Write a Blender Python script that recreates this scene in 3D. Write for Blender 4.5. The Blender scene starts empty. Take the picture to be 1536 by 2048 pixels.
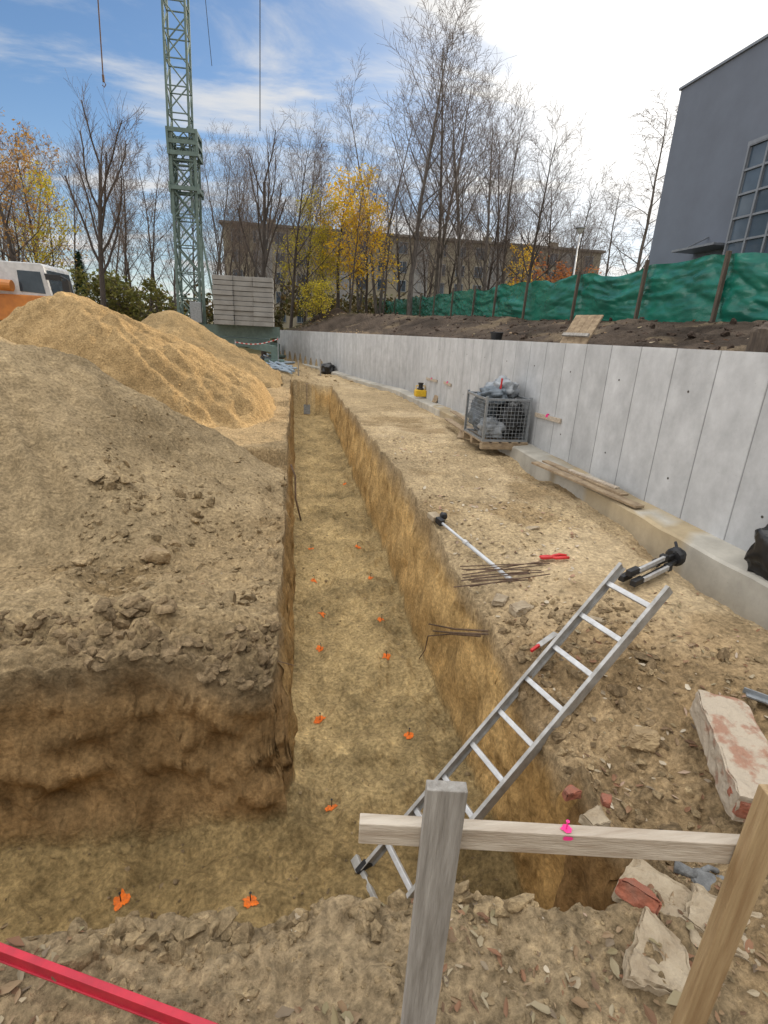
import bpy, bmesh, math, random
import numpy as np
from mathutils import Vector, Matrix, noise as mnoise
rad=math.radians
scene=bpy.context.scene; COL=scene.collection
rng=random.Random(7)
# ------------------------------------------------------------------ camera model
F=1040.0; CAM=Vector((0,0,1.65))
def cray(px,py): return Vector(((px-768)/F,-(py-1024)/F,-1.0))
_vy=cray(587,650).normalized(); _n=cray(625,3960); _n=_n-_vy*_n.dot(_vy); _zc=-_n.normalized(); _xc=_vy.cross(_zc)
R=Matrix((_xc,_vy,_zc))
def ray(px,py): return R@cray(px,py)
def G(px,py,z=0.0):
    r=ray(px,py); return CAM+r*((z-CAM.z)/r.z)
def PX(px,py,X):
    r=ray(px,py); return CAM+r*(X/r.x)
def PY(px,py,Y):
    r=ray(px,py); return CAM+r*(Y/r.y)
def PS(px,py,s): return CAM+ray(px,py)*s
cd=bpy.data.cameras.new('camera'); cam=bpy.data.objects.new('camera',cd); COL.objects.link(cam)
cd.sensor_width=36; cd.lens=36*F/2048; cd.clip_start=.02; cd.clip_end=3000
cam.matrix_world=Matrix.Translation(CAM)@R.to_4x4(); scene.camera=cam

# ------------------------------------------------------------------ numpy noise
def h2(ix,iy,seed):
    n=(ix.astype(np.int64)*374761393+iy.astype(np.int64)*668265263+seed*982451653)&0xffffffff
    n=((n^(n>>13))*1274126177)&0xffffffff
    n=n^(n>>16)
    return (n&0xffff)/65535.0
def vn(x,y,seed=0):
    x=np.asarray(x,float); y=np.asarray(y,float)
    x0=np.floor(x); y0=np.floor(y); fx=x-x0; fy=y-y0
    fx=fx*fx*fx*(fx*(fx*6-15)+10); fy=fy*fy*fy*(fy*(fy*6-15)+10)
    x0=x0.astype(np.int64); y0=y0.astype(np.int64)
    a=h2(x0,y0,seed); b=h2(x0+1,y0,seed); c=h2(x0,y0+1,seed); d=h2(x0+1,y0+1,seed)
    return ((a*(1-fx)+b*fx)*(1-fy)+(c*(1-fx)+d*fx)*fy)*2-1
def fbm(x,y,seed=0,o=4,g=.5):
    s=0; a=1.0; t=0
    for i in range(o):
        s=s+a*vn(x*2**i+i*17.3,y*2**i-i*9.1,seed+i); t+=a; a*=g
    return s/t*1.5
def ss(t):
    t=np.clip(t,0,1); return t*t*(3-2*t)

# ------------------------------------------------------------------ materials
def nmat(name):
    m=bpy.data.materials.new(name); m.use_nodes=True; nt=m.node_tree
    return m,nt,nt.nodes['Principled BSDF']
def N(nt,t,**k):
    n=nt.nodes.new(t)
    for a,b in k.items(): setattr(n,a,b)
    return n
def ramp(nt,stops,interp='LINEAR'):
    r=N(nt,'ShaderNodeValToRGB'); e=r.color_ramp.elements; r.color_ramp.interpolation=interp
    while len(e)<len(stops): e.new(.5)
    for i,(p,c) in enumerate(stops):
        e[i].position=p; e[i].color=(c[0],c[1],c[2],1)
    return r
def mat(name,c1,c2=None,scale=6,rough=.8,metal=0,bump=0,bs=40,stretch=(1,1,1),lo=.35,hi=.65):
    m,nt,b=nmat(name); L=nt.links
    tc=N(nt,'ShaderNodeTexCoord'); mp=N(nt,'ShaderNodeMapping'); mp.inputs['Scale'].default_value=stretch
    L.new(tc.outputs['Object'],mp.inputs['Vector'])
    c2=c2 or tuple(x*.75 for x in c1)
    nz=N(nt,'ShaderNodeTexNoise'); nz.inputs['Scale'].default_value=scale; nz.inputs['Detail'].default_value=7; nz.inputs['Roughness'].default_value=.62
    L.new(mp.outputs[0],nz.inputs['Vector'])
    r=ramp(nt,[(lo,c2),(hi,c1)]); L.new(nz.outputs['Fac'],r.inputs[0]); L.new(r.outputs[0],b.inputs['Base Color'])
    b.inputs['Roughness'].default_value=rough; b.inputs['Metallic'].default_value=metal
    if bump:
        n2=N(nt,'ShaderNodeTexNoise'); n2.inputs['Scale'].default_value=bs; n2.inputs['Detail'].default_value=6
        L.new(mp.outputs[0],n2.inputs['Vector'])
        bp=N(nt,'ShaderNodeBump'); bp.inputs['Strength'].default_value=bump; bp.inputs['Distance'].default_value=.02
        L.new(n2.outputs['Fac'],bp.inputs['Height']); L.new(bp.outputs[0],b.inputs['Normal'])
    return m
def soil_mat(name,bump=.7,bd=.045):
    # colour from attribute Col (rgb); its alpha is how loose and crumbly the surface is
    m,nt,b=nmat(name); L=nt.links
    geo=N(nt,'ShaderNodeNewGeometry'); at=N(nt,'ShaderNodeAttribute',attribute_name='Col')
    def nz(s,d,ro=.6):
        n=N(nt,'ShaderNodeTexNoise'); n.inputs['Scale'].default_value=s; n.inputs['Detail'].default_value=d; n.inputs['Roughness'].default_value=ro
        L.new(geo.outputs['Position'],n.inputs['Vector']); return n
    n1=nz(2.3,5); n2=nz(36,9,.72); n3=nz(9,7,.68)
    vo=N(nt,'ShaderNodeTexVoronoi',feature='F1'); vo.inputs['Scale'].default_value=26; vo.inputs['Randomness'].default_value=1; L.new(geo.outputs['Position'],vo.inputs['Vector'])
    def mr(o,a,c,lo=.3,hi=.7):
        r=N(nt,'ShaderNodeMapRange'); r.inputs[1].default_value=lo; r.inputs[2].default_value=hi; r.inputs[3].default_value=a; r.inputs[4].default_value=c
        L.new(o,r.inputs[0]); return r.outputs[0]
    def mul(a,c):
        q=N(nt,'ShaderNodeMath',operation='MULTIPLY'); L.new(a,q.inputs[0])
        if isinstance(c,float): q.inputs[1].default_value=c
        else: L.new(c,q.inputs[1])
        return q.outputs[0]
    f=mul(mul(mr(n1.outputs['Fac'],.82,1.15),mr(n2.outputs['Fac'],.48,1.4)),mul(mr(n3.outputs['Fac'],.72,1.2),mr(vo.outputs['Distance'],1.06,.9,.1,.7)))
    fl=mul(mul(mr(n1.outputs['Fac'],.86,1.12),mr(n2.outputs['Fac'],.76,1.18)),mr(n3.outputs['Fac'],.8,1.14))
    fx=N(nt,'ShaderNodeMix'); L.new(at.outputs['Alpha'],fx.inputs[0]); L.new(fl,fx.inputs[2]); L.new(f,fx.inputs[3])
    vm=N(nt,'ShaderNodeVectorMath',operation='SCALE'); L.new(at.outputs['Color'],vm.inputs[0]); L.new(fx.outputs[0],vm.inputs['Scale'])
    L.new(vm.outputs[0],b.inputs['Base Color'])
    ad=N(nt,'ShaderNodeMath',operation='MULTIPLY_ADD'); L.new(n2.outputs['Fac'],ad.inputs[0]); ad.inputs[1].default_value=.5; L.new(n3.outputs['Fac'],ad.inputs[2])
    a2=N(nt,'ShaderNodeMath',operation='MULTIPLY_ADD'); L.new(vo.outputs['Distance'],a2.inputs[0]); a2.inputs[1].default_value=-.22; L.new(ad.outputs[0],a2.inputs[2])
    bp=N(nt,'ShaderNodeBump'); L.new(mul(at.outputs['Alpha'],float(bump)),bp.inputs['Strength']); bp.inputs['Distance'].default_value=bd
    L.new(a2.outputs[0],bp.inputs['Height']); L.new(bp.outputs[0],b.inputs['Normal'])
    b.inputs['Roughness'].default_value=.95; b.inputs['Specular IOR Level'].default_value=.12
    return m
def leaf_mat(name,cols,trans=.35):
    m,nt,b=nmat(name); L=nt.links
    g=N(nt,'ShaderNodeNewGeometry'); k=len(cols)
    r=ramp(nt,[(i/max(1,k-1),c) for i,c in enumerate(cols)]); L.new(g.outputs['Random Per Island'],r.inputs[0])
    L.new(r.outputs[0],b.inputs['Base Color']); b.inputs['Roughness'].default_value=.7; b.inputs['Specular IOR Level'].default_value=.2
    if trans:
        t=N(nt,'ShaderNodeBsdfTranslucent'); L.new(r.outputs[0],t.inputs['Color'])
        mx=N(nt,'ShaderNodeMixShader'); mx.inputs[0].default_value=trans
        L.new(b.outputs[0],mx.inputs[1]); L.new(t.outputs[0],mx.inputs[2]); L.new(mx.outputs[0],nt.nodes['Material Output'].inputs['Surface'])
    return m
def conc_mat(name):
    m,nt,b=nmat(name); L=nt.links
    geo=N(nt,'ShaderNodeNewGeometry'); at=N(nt,'ShaderNodeAttribute',attribute_name='Col')
    mp=N(nt,'ShaderNodeMapping'); mp.inputs['Scale'].default_value=(2,2,.9); L.new(geo.outputs['Position'],mp.inputs['Vector'])
    n1=N(nt,'ShaderNodeTexNoise'); n1.inputs['Scale'].default_value=1.6; n1.inputs['Detail'].default_value=8; n1.inputs['Roughness'].default_value=.6; L.new(mp.outputs[0],n1.inputs['Vector'])
    n2=N(nt,'ShaderNodeTexNoise'); n2.inputs['Scale'].default_value=5; n2.inputs['Detail'].default_value=10; n2.inputs['Roughness'].default_value=.7; L.new(geo.outputs['Position'],n2.inputs['Vector'])
    vo=N(nt,'ShaderNodeTexVoronoi'); vo.inputs['Scale'].default_value=22; L.new(geo.outputs['Position'],vo.inputs['Vector'])
    def mr(o,a,c,lo,hi):
        r=N(nt,'ShaderNodeMapRange'); r.inputs[1].default_value=lo; r.inputs[2].default_value=hi; r.inputs[3].default_value=a; r.inputs[4].default_value=c; L.new(o,r.inputs[0]); return r.outputs[0]
    def mul(a,c):
        x=N(nt,'ShaderNodeMath',operation='MULTIPLY'); L.new(a,x.inputs[0]); L.new(c,x.inputs[1]); return x.outputs[0]
    f=mul(mul(mr(n1.outputs['Fac'],.84,1.1,.3,.7),mr(n2.outputs['Fac'],.82,1.1,.3,.7)),mr(vo.outputs['Distance'],.58,1.0,.02,.08))
    vm=N(nt,'ShaderNodeVectorMath',operation='SCALE'); L.new(at.outputs['Color'],vm.inputs[0]); L.new(f,vm.inputs['Scale']); L.new(vm.outputs[0],b.inputs['Base Color'])
    bp=N(nt,'ShaderNodeBump'); bp.inputs['Strength'].default_value=.3; bp.inputs['Distance'].default_value=.01; L.new(n2.outputs['Fac'],bp.inputs['Height']); L.new(bp.outputs[0],b.inputs['Normal'])
    b.inputs['Roughness'].default_value=.85
    return m
M={}
M['soil']=soil_mat('loam_soil')
M['soilbig']=soil_mat('heaped_soil',.75,.055)
M['conc']=conc_mat('cast_concrete')
M['greywood']=mat('weathered_timber',(.36,.335,.3),(.2,.18,.155),7,.85,0,.35,30,(6,6,.5))
M['newwood']=mat('fresh_timber',(.52,.45,.36),(.34,.27,.2),5,.75,0,.3,25,(.7,6,9))
M['newwoodz']=mat('fresh_upright_timber',(.42,.3,.16),(.27,.17,.08),5,.7,0,.25,25,(9,9,.6))
M['boards']=mat('dusty_boards',(.36,.27,.17),(.2,.14,.085),5,.85,0,.3,25,(2,2,4))
M['lump']=mat('ochre_lump',(.38,.275,.15),(.23,.16,.085),9,.95,0,.8,40)
M['darkwood']=mat('old_dark_timber',(.12,.09,.065),(.06,.045,.035),6,.9,0,.3,25,(5,5,.6))
M['alu']=mat('dull_aluminium',(.6,.6,.6),(.45,.44,.43),20,.42,.5,.08,60)
M['alud']=mat('dusty_aluminium',(.46,.45,.43),(.3,.285,.26),14,.5,.4,.1,60)
M['steel']=mat('galvanised_steel',(.34,.36,.38),(.22,.235,.245),18,.5,.6)
M['rust']=mat('rusty_steel',(.19,.12,.08),(.09,.06,.045),30,.8,.3)
M['black']=mat('black_plastic',(.016,.016,.018),(.008,.008,.009),20,.5)
M['blackbag']=mat('black_film',(.018,.018,.02),(.01,.01,.01),9,.32,0,.4,9)
M['red']=mat('red_enamel',(.5,.014,.035),(.36,.01,.028),14,.5,0,.06,60)
M['redp']=mat('red_plastic',(.6,.03,.03),(.45,.02,.02),14,.45)
M['pink']=mat('pink_marker_paint',(.9,.04,.28),(.75,.03,.2),30,.6)
M['orange']=mat('orange_marker_paint',(.95,.2,.01),(.55,.14,.03),60,.85,0,.5,60)
M['white']=mat('off_white_paint',(.6,.61,.62),(.46,.47,.48),5,.4)
M['brick']=mat('red_brick',(.32,.1,.055),(.22,.1,.065),16,.9,0,.6,50)
M['mortar']=mat('brick_under_mortar',(.42,.35,.265),(.32,.18,.12),6.5,.95,0,.9,30,(1,1,1),.38,.46)
M['rubble']=mat('broken_concrete',(.40,.325,.225),(.28,.215,.14),9,.95,0,.7,40)
M['green']=mat('crane_green',(.13,.19,.17),(.09,.135,.12),5,.5)
M['tarp']=mat('green_tarpaulin',(.013,.155,.105),(.008,.095,.068),1.6,.24,0,.45,6,(1,.8,2))
M['ballast']=mat('ballast_concrete',(.3,.29,.27),(.23,.22,.205),2,.9,0,.2,20)
M['glass']=mat('dark_glass',(.05,.07,.09),(.03,.045,.06),2,.06)
M['glassb']=mat('reflecting_glass',(.08,.11,.145),(.04,.06,.085),.6,.05)
M['render']=mat('blue_grey_render',(.13,.15,.188),(.115,.132,.165),1.2,.95,0,.12,60)
M['beige']=mat('beige_render',(.32,.28,.2),(.27,.235,.17),.6,.95)
M['roof']=mat('dark_roof',(.08,.065,.055),(.05,.045,.04),4,.8)
M['roofl']=mat('grey_brown_roof',(.2,.17,.14),(.15,.13,.11),4,.8)
M['frame']=mat('grey_metal_frame',(.2,.215,.235),(.16,.172,.19),6,.4,.2)
M['yellow']=mat('yellow_plastic',(.75,.48,.02),(.6,.36,.02),8,.45)
M['orangep']=mat('orange_vehicle_paint',(.55,.2,.035),(.42,.15,.03),4,.45)
M['rubber']=mat('tyre_rubber',(.025,.025,.025),(.015,.015,.015),20,.85)
M['bag']=mat('grey_film',(.36,.38,.40),(.16,.175,.19),5,.4,0,.5,10)
M['bagb']=mat('blue_grey_sack',(.12,.145,.17),(.06,.075,.09),6,.5,0,.5,12)
M['pipe']=mat('blue_grey_pipe',(.3,.36,.42),(.2,.25,.3),6,.5)
M['glove']=mat('grey_work_glove',(.19,.19,.185),(.1,.1,.098),30,.85,0,.4,90)
M['root']=mat('root_bark',(.16,.1,.06),(.08,.05,.03),30,.9,0,.4,60)
M['bark']=mat('grey_brown_bark',(.085,.068,.056),(.045,.036,.03),4,.95,0,.4,14,(3,3,.7))
M['barkl']=mat('pale_grey_bark',(.16,.138,.12),(.07,.06,.053),4,.95,0,.4,14,(3,3,.7))
M['twig']=mat('twig_bark',(.165,.125,.1),(.11,.084,.07),4,.95)
M['gold']=leaf_mat('golden_leaves',[(.78,.5,.03),(.68,.38,.02),(.85,.6,.06),(.6,.48,.04)],.55)
M['lime']=leaf_mat('yellow_green_leaves',[(.62,.5,.05),(.44,.4,.05),(.7,.54,.06),(.3,.29,.05)],.55)
M['dull']=leaf_mat('dull_green_leaves',[(.14,.15,.04),(.2,.19,.05),(.09,.1,.03),(.26,.22,.06)],.4)
M['russet']=leaf_mat('russet_leaves',[(.34,.18,.06),(.42,.25,.07),(.24,.12,.05),(.5,.32,.08)],.45)
M['redl']=leaf_mat('red_leaves',[(.38,.12,.05),(.45,.2,.06),(.3,.1,.05)],.4)
M['evergreen']=leaf_mat('evergreen_needles',[(.02,.045,.02),(.035,.07,.03),(.015,.03,.015)],.1)
M['brush']=leaf_mat('undergrowth_leaves',[(.06,.06,.025),(.1,.075,.03),(.04,.05,.02),(.14,.09,.03),(.09,.1,.03)],.25)
M['litter']=leaf_mat('fallen_leaves',[(.2,.125,.07),(.33,.24,.145),(.14,.085,.05),(.27,.14,.08),(.24,.2,.11),(.38,.31,.21),(.11,.075,.05)],.1)
M['rubblechip']=leaf_mat('pale_chips',[(.44,.37,.27),(.38,.3,.21),(.52,.45,.34),(.34,.2,.13),(.42,.36,.28)],0)

# ------------------------------------------------------------------ mesh helpers
BASE={}
def tag(o,label=None,cat=None,group=None,kind=None):
    if label: o['label']=label
    if cat: o['category']=cat
    if group: o['group']=group
    if kind: o['kind']=kind
    return o
def thing(name,label,cat,loc,group=None):
    o=bpy.data.objects.new(name,None); COL.objects.link(o); o.location=loc; o.empty_display_size=.1
    BASE[o]=Vector(loc); return tag(o,label,cat,group)
class MB:
    def __init__(s): s.v=[]; s.f=[]
    def add(s,vs,fs):
        b=len(s.v); s.v.extend(vs); s.f.extend([tuple(i+b for i in f) for f in fs]); return s
    def hexa(s,c8):
        return s.add([Vector(c) for c in c8],[(0,3,2,1),(4,5,6,7),(0,1,5,4),(1,2,6,5),(2,3,7,6),(3,0,4,7)])
    def box(s,c,d,rot=None):
        c=Vector(c); q=[(-1,-1,-1),(1,-1,-1),(1,1,-1),(-1,1,-1),(-1,-1,1),(1,-1,1),(1,1,1),(-1,1,1)]
        vs=[Vector((a*d[0]/2,b*d[1]/2,e*d[2]/2)) for a,b,e in q]
        if rot is not None: vs=[rot@v for v in vs]
        return s.hexa([c+v for v in vs])
    def bar(s,p0,p1,w,h,up=(0,0,1)):
        p0=Vector(p0); p1=Vector(p1); a=(p1-p0).normalized(); up=Vector(up)
        sd=a.cross(up)
        if sd.length<1e-4: sd=a.cross(Vector((0,1,0)))
        sd.normalize(); u=sd.cross(a).normalized(); x=sd*w/2; y=u*h/2
        return s.hexa([p0-x-y,p0+x-y,p0+x+y,p0-x+y,p1-x-y,p1+x-y,p1+x+y,p1-x+y])
    def tube(s,pts,rs,n=6,cap=True):
        pts=[Vector(p) for p in pts]
        if not hasattr(rs,'__len__'): rs=[rs]*len(pts)
        vs=[];fs=[]; k=len(pts); u=None
        for i in range(k):
            t=(pts[min(i+1,k-1)]-pts[max(i-1,0)])
            if t.length<1e-9: t=Vector((0,0,1))
            t.normalize()
            if u is None:
                u=t.cross(Vector((0,0,1)))
                if u.length<.05: u=t.cross(Vector((1,0,0)))
            u=(u-t*u.dot(t))
            if u.length<1e-6: u=t.orthogonal()
            u.normalize(); w=t.cross(u)
            for j in range(n):
                a=2*math.pi*j/n; vs.append(pts[i]+(u*math.cos(a)+w*math.sin(a))*rs[i])
        for i in range(k-1):
            for j in range(n):
                fs.append((i*n+j,i*n+(j+1)%n,(i+1)*n+(j+1)%n,(i+1)*n+j))
        if cap and n>2:
            fs.append(tuple(range(n))[::-1]); fs.append(tuple((k-1)*n+j for j in range(n)))
        return s.add(vs,fs)
    def lathe(s,c,prof,n=16,axis=None):
        c=Vector(c); q=Matrix.Identity(3) if axis is None else Vector((0,0,1)).rotation_difference(Vector(axis)).to_matrix()
        vs=[];fs=[]
        for r,z in prof:
            for j in range(n):
                a=2*math.pi*j/n; vs.append(c+q@Vector((r*math.cos(a),r*math.sin(a),z)))
        for i in range(len(prof)-1):
            for j in range(n): fs.append((i*n+j,i*n+(j+1)%n,(i+1)*n+(j+1)%n,(i+1)*n+j))
        fs.append(tuple(range(n))[::-1]); fs.append(tuple((len(prof)-1)*n+j for j in range(n)))
        return s.add(vs,fs)
    def rock(s,c,d,rot=None,seed=0,sub=3,amp=.18,boxy=1.0,freq=1.6,facets=0):
        bm=bmesh.new(); bmesh.ops.create_icosphere(bm,subdivisions=sub,radius=1)
        rr=random.Random(seed); pls=[]
        for _ in range(facets):
            q=Vector((rr.gauss(0,1),rr.gauss(0,1),rr.gauss(0,1))).normalized(); pls.append((q,rr.uniform(.55,.85)))
        vs=[]
        for v in bm.verts:
            p=v.co.normalized(); q=Vector([math.copysign(abs(x)**boxy,x) for x in p])
            for nq,dq in pls:
                o=q.dot(nq)-dq
                if o>0: q=q-nq*o
            k=1+amp*mnoise.noise(p*freq+Vector((seed*3.7,seed*1.3,0)))+amp*.5*mnoise.noise(p*freq*2.7+Vector((seed,0,seed*2.1)))
            q=Vector((q.x*d[0]/2,q.y*d[1]/2,q.z*d[2]/2))*k
            if rot is not None: q=rot@q
            vs.append(Vector(c)+q)
        fs=[tuple(v.index for v in f.verts) for f in bm.faces]; bm.free()
        return s.add(vs,fs)
    def block(s,c,d,rot=None,seed=0,cuts=12,amp=.015,freq=9,skew=.0):
        bm=bmesh.new(); bmesh.ops.create_cube(bm,size=1); bmesh.ops.subdivide_edges(bm,edges=bm.edges[:],cuts=cuts,use_grid_fill=True)
        rr=random.Random(seed); kx,ky=rr.uniform(-skew,skew),rr.uniform(-skew,skew); o=Vector((seed*3.1,seed*1.7,seed*.9)); vs=[]
        for v in bm.verts:
            p=v.co.copy(); ex=sum(1 for x in p if abs(abs(x)-.5)<1e-3)
            q=Vector((p.x*d[0]*(1+kx*p.y*2),p.y*d[1]*(1+ky*p.x*2),p.z*d[2]))
            q+=mnoise.noise_vector(q*freq+o)*amp*.7+mnoise.noise_vector(q*freq*3.1+o)*amp*.5
            if ex>=2: q-=Vector((math.copysign(1,p.x) if abs(abs(p.x)-.5)<1e-3 else 0,math.copysign(1,p.y) if abs(abs(p.y)-.5)<1e-3 else 0,math.copysign(1,p.z) if abs(abs(p.z)-.5)<1e-3 else 0))*amp*(.25+1.3*abs(mnoise.noise(q*freq*1.3+o)))
            if rot is not None: q=rot@q
            vs.append(Vector(c)+q)
        fs=[tuple(v.index for v in f.verts) for f in bm.faces]; bm.free()
        return s.add(vs,fs)
    def build(s,name,m,parent=None,origin=None,smooth=False,bevel=0,label=None):
        me=bpy.data.meshes.new(name)
        b=BASE[parent] if parent is not None else Vector(origin if origin is not None else s.v[0])
        me.from_pydata([tuple(Vector(v)-b) for v in s.v],[],s.f); me.update()
        if m is not None: me.materials.append(m)
        if smooth: me.polygons.foreach_set('use_smooth',[True]*len(me.polygons))
        o=bpy.data.objects.new(name,me); COL.objects.link(o); BASE[o]=b
        if parent is not None: o.parent=parent
        else: o.location=b
        if bevel:
            md=o.modifiers.new('edge','BEVEL'); md.width=bevel; md.segments=2; md.limit_method='ANGLE'
        if label: o['label']=label
        return o
def npmesh(name,V,Fq,col,m,origin=(0,0,0),smooth=True,alpha=None):
    me=bpy.data.meshes.new(name); V=np.asarray(V,np.float32)-np.array(origin,np.float32); Fq=np.asarray(Fq,np.int32)
    k=Fq.shape[1]
    me.vertices.add(len(V)); me.vertices.foreach_set('co',V.ravel())
    me.loops.add(Fq.size); me.loops.foreach_set('vertex_index',Fq.ravel())
    me.polygons.add(len(Fq)); me.polygons.foreach_set('loop_start',np.arange(0,Fq.size,k,dtype=np.int32))
    me.polygons.foreach_set('loop_total',np.full(len(Fq),k,np.int32))
    me.update(calc_edges=True); me.validate()
    me.polygons.foreach_set('use_smooth',np.full(len(me.polygons),smooth))
    if col is not None:
        ca=me.color_attributes.new('Col','FLOAT_COLOR','POINT'); c4=np.ones((len(V),4),np.float32); c4[:,:3]=col
        if alpha is not None: c4[:,3]=alpha
        ca.data.foreach_set('color',c4.ravel())
    me.materials.append(m)
    o=bpy.data.objects.new(name,me); COL.objects.link(o); o.location=origin; BASE[o]=Vector(origin)
    return o

# ------------------------------------------------------------------ terrain
WY=[-60,16.5,20.5,25.5,31,34,600]; WX=[3.46,3.46,2.5,1.4,-.9,-1.6,-1.6]
def xw(y): return np.interp(y,WY,WX)
def wt(y): return np.interp(y,[-5,3.5,10.8,31],[1.63,1.617,1.55,1.36])
def fbase(y): return 2.06+.014*(np.clip(y,0,60)-9)
BAT=.085
def terrain(x,y):
    x=np.asarray(x,float); y=np.asarray(y,float)
    lip=np.interp(x,[-3,-.85,.15,.95,1.3,1.7],[1.13,1.13,1.15,1.05,1.02,1.0])+.04*fbm(x*2.2,x*0+3,64,3)
    e1=fbm(x*1.7,y*1.7,3,3)
    zr=-.28*ss((y-5)/14)
    ed=np.interp(y,[1.0,1.4,1.62,1.96,2.7,4.5,6],[-.30,-.47,-.43,-.34,-.2,-.01,0])
    zr=zr+ed*np.exp(-np.maximum(x-1.25,0)/.5)*ss((y-.95)/.35)
    rub=ss((2.7-x)/1.0)*ss((x-1.1)/.2)*ss((3.2-y)/1.0)
    zr=zr+rub*(.07*fbm(x*4,y*4,21,4)+.035*np.abs(fbm(x*14,y*14,22,3)))
    zl=np.interp(y,[2.4,2.6,2.95,3.3,4.2,8.1,8.2,8.3,13,13.2,20],[-.19,-.09,-.08,-.2,-.36,-.55,-.5,-.2,-.22,-.12,-.1])+.06*ss((-x-.3)/1.0)*ss((4.2-y)/1.4)
    cl_=ss((9-y)/3)*ss((y-2.2)/.3)
    zl=zl+(.07*fbm(x*2.2,y*2.2,31,4)+.04*np.abs(fbm(x*9,y*9,32,4)))*cl_
    crust=np.exp(-((y-2.72)/.28)**2)*(y>2.2); zl=zl+crust*(.15*np.abs(fbm(x*3.6,y*4.5,33,4))-.05)
    rc=np.exp(-((x+.15)**2+(y-2.52)**2)/.075); zl=zl-.2*rc
    w=ss((x-.05)/1.1)
    z=zl*(1-w)+zr*w
    fg=(1-ss((x-1.15)/.3))*ss((1.75-y)/.1)
    z=z*(1-fg)+(-.02)*fg
    near=ss((60-y)/30)
    z=z+near*(.028*e1+.014*fbm(x*6,y*6,5,4)+.009*fbm(x*24,y*24,8,3))
    z=z+fg*(.04*np.abs(fbm(x*9,y*9,6,4))-.02)
    tr=ss((x-1.5)/.08)*ss((2.0-x)/.08)*ss((y-4.4)/.6)*ss((9.5-y)/1)
    z=z+tr*.018*np.clip(np.sin(y*2*math.pi/.16+x*2)*1.6,-1,1)*(.5+.5*vn(x*.8,y*1.3,77))
    e=x-xw(y)
    sl=ss((e+.66)/.1)*ss((-.27-e)/.03)*ss((9.5-y)/1.5)*(.5+.5*vn(y*1.1,y*0+2,41))
    z=z-.18*sl
    z=z+1.3*ss((y-34)/14)*(e<0)
    bank=(wt(y)-.1)+(fbase(y)-wt(y)+.1)*ss((e-.2)/4.4)+.10*fbm(x*1.3,y*1.3,51,4)*ss((e-.3)/.5)*ss((8.3-x)/1)+.03*fbm(x*6,y*6,52,3)*ss((8.3-x)/1)
    wd=np.where(y<31,.14,.14+(y-31)*.4)
    t=ss((e-.06)/np.minimum(wd,4))
    z=z*(1-t)+bank*t
    n1=.024*fbm(x*2.3+4,y*2.3,61,3)+.010*fbm(x*13,y*13,62,3)
    xr=1.25+.03*vn(y*.5,y*0,63); xl=-.12+.015*vn(y*.6,y*0+5,64)
    yf=2.49+.05*vn(x*1.5,x*0,65)+.015*vn(x*6,x*0,66)
    dm=np.minimum(np.minimum(x-xl,xr-x),np.minimum(y-lip,18.3-y))
    dc=np.minimum(np.minimum(x+9,xr-x),np.minimum(y-lip,yf-y))
    d=np.maximum(dm,dc)+n1+.075*np.exp(-((x+.12)**2+(y-2.49)**2)/.014)
    t=np.clip(d/BAT,0,1)
    fl=-1.25+.03*fbm(x*2.5,y*2.5,71,3)+.05*fbm(x*6,y*5,72,3)+.010*fbm(x*25,y*25,73,2)
    fl=fl+.1*np.exp(-np.maximum(d-.07,0)/.1)*(.3+.7*np.clip(vn(x*3,y*3,74),0,1))
    rim=np.exp(-np.abs(np.minimum(d,0))/.06)*(d<.02)
    z=z-rim*(.006+.045*np.clip(fbm(x*5,y*5,75,3),-.8,1))
    z=z*(1-t)+fl*t
    return z,t,d,e,fg
def zg(x,y): return float(terrain(np.array([x]),np.array([y]))[0][0])
def arr(*segs):
    o=[]
    for a,b,st in segs: o.append(np.arange(a,b-1e-9,st))
    return np.concatenate(o)
xs=np.concatenate([[-500,-250,-140,-90,-65,-48,-38,-30,-24],arr((-20,-8,.5),(-8,-2,.12),(-2,-.5,.018),(-.5,-.22,.0115),(-.22,.03,.0045),(.03,1.1,.0115),(1.1,1.32,.0045),(1.32,1.6,.0115),(1.6,2.3,.018),(2.3,3.9,.028),(3.9,9,.13),(9,22,1.2)),[24,28,34,42,55,70,100,150,260,500]])
yl=[-60,-25,-10,-4,-1,.1,.45]; y=.62
while y<2.8: yl.append(y); y+=(.0045 if (2.34<y<2.60) else .0065 if 1.05<y<1.25 else .0115)
while y<20: yl.append(y); y+=(.03 if 8.05<y<8.45 else max(.0115,.0056*y))
while y<70: yl.append(y); y+=.022*y
yl+= [75,85,100,130,180,260,400,700]
ys=np.array(yl)
XX,YY=np.meshgrid(xs,ys); sh=XX.shape
X=XX.ravel(); Y=YY.ravel()
Z,t,d,e,fg=terrain(X,Y)
wm=ss(4*t*(1-t)*1.3)
dx=wm*(.03*fbm(Y*2.5,Z*3+Y,81,3)+.035*(np.abs(fbm(Y*4.5+Z*2,Z*5-Y*1.5,82,4))-.25)+.012*vn(Y*13,Z*1.2,85)+.007*vn(Y*28,Z*2,86)+.008*vn(Y*18,Z*14,88)); dy=wm*(.06*fbm(X*2.5+Z*2,Z*3,83,3)+.09*(np.abs(fbm(X*2.8+Z*2.6,Z*3.8-X*1.2,84,4))-.25)+.014*vn(X*9+Z*4,Z*1.5,87)+.010*vn(X*20,Z*16,89))
frontm=((Y>2.2)&(Y<2.7)&(X<-.02)); dy=np.where(frontm,dy,dy*.6)
def lerp(a,b,k): return a+(b-a)*k[:,None]
def C(*c): return np.array(c)[None,:]
wr=ss((X-.2)/.9)[:,None]
c=C(.365,.265,.145)*(1-wr)+C(.46,.345,.2)*wr
c=c*(1+.15*fbm(X*.9,Y*.9,91,3))[:,None]
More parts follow.
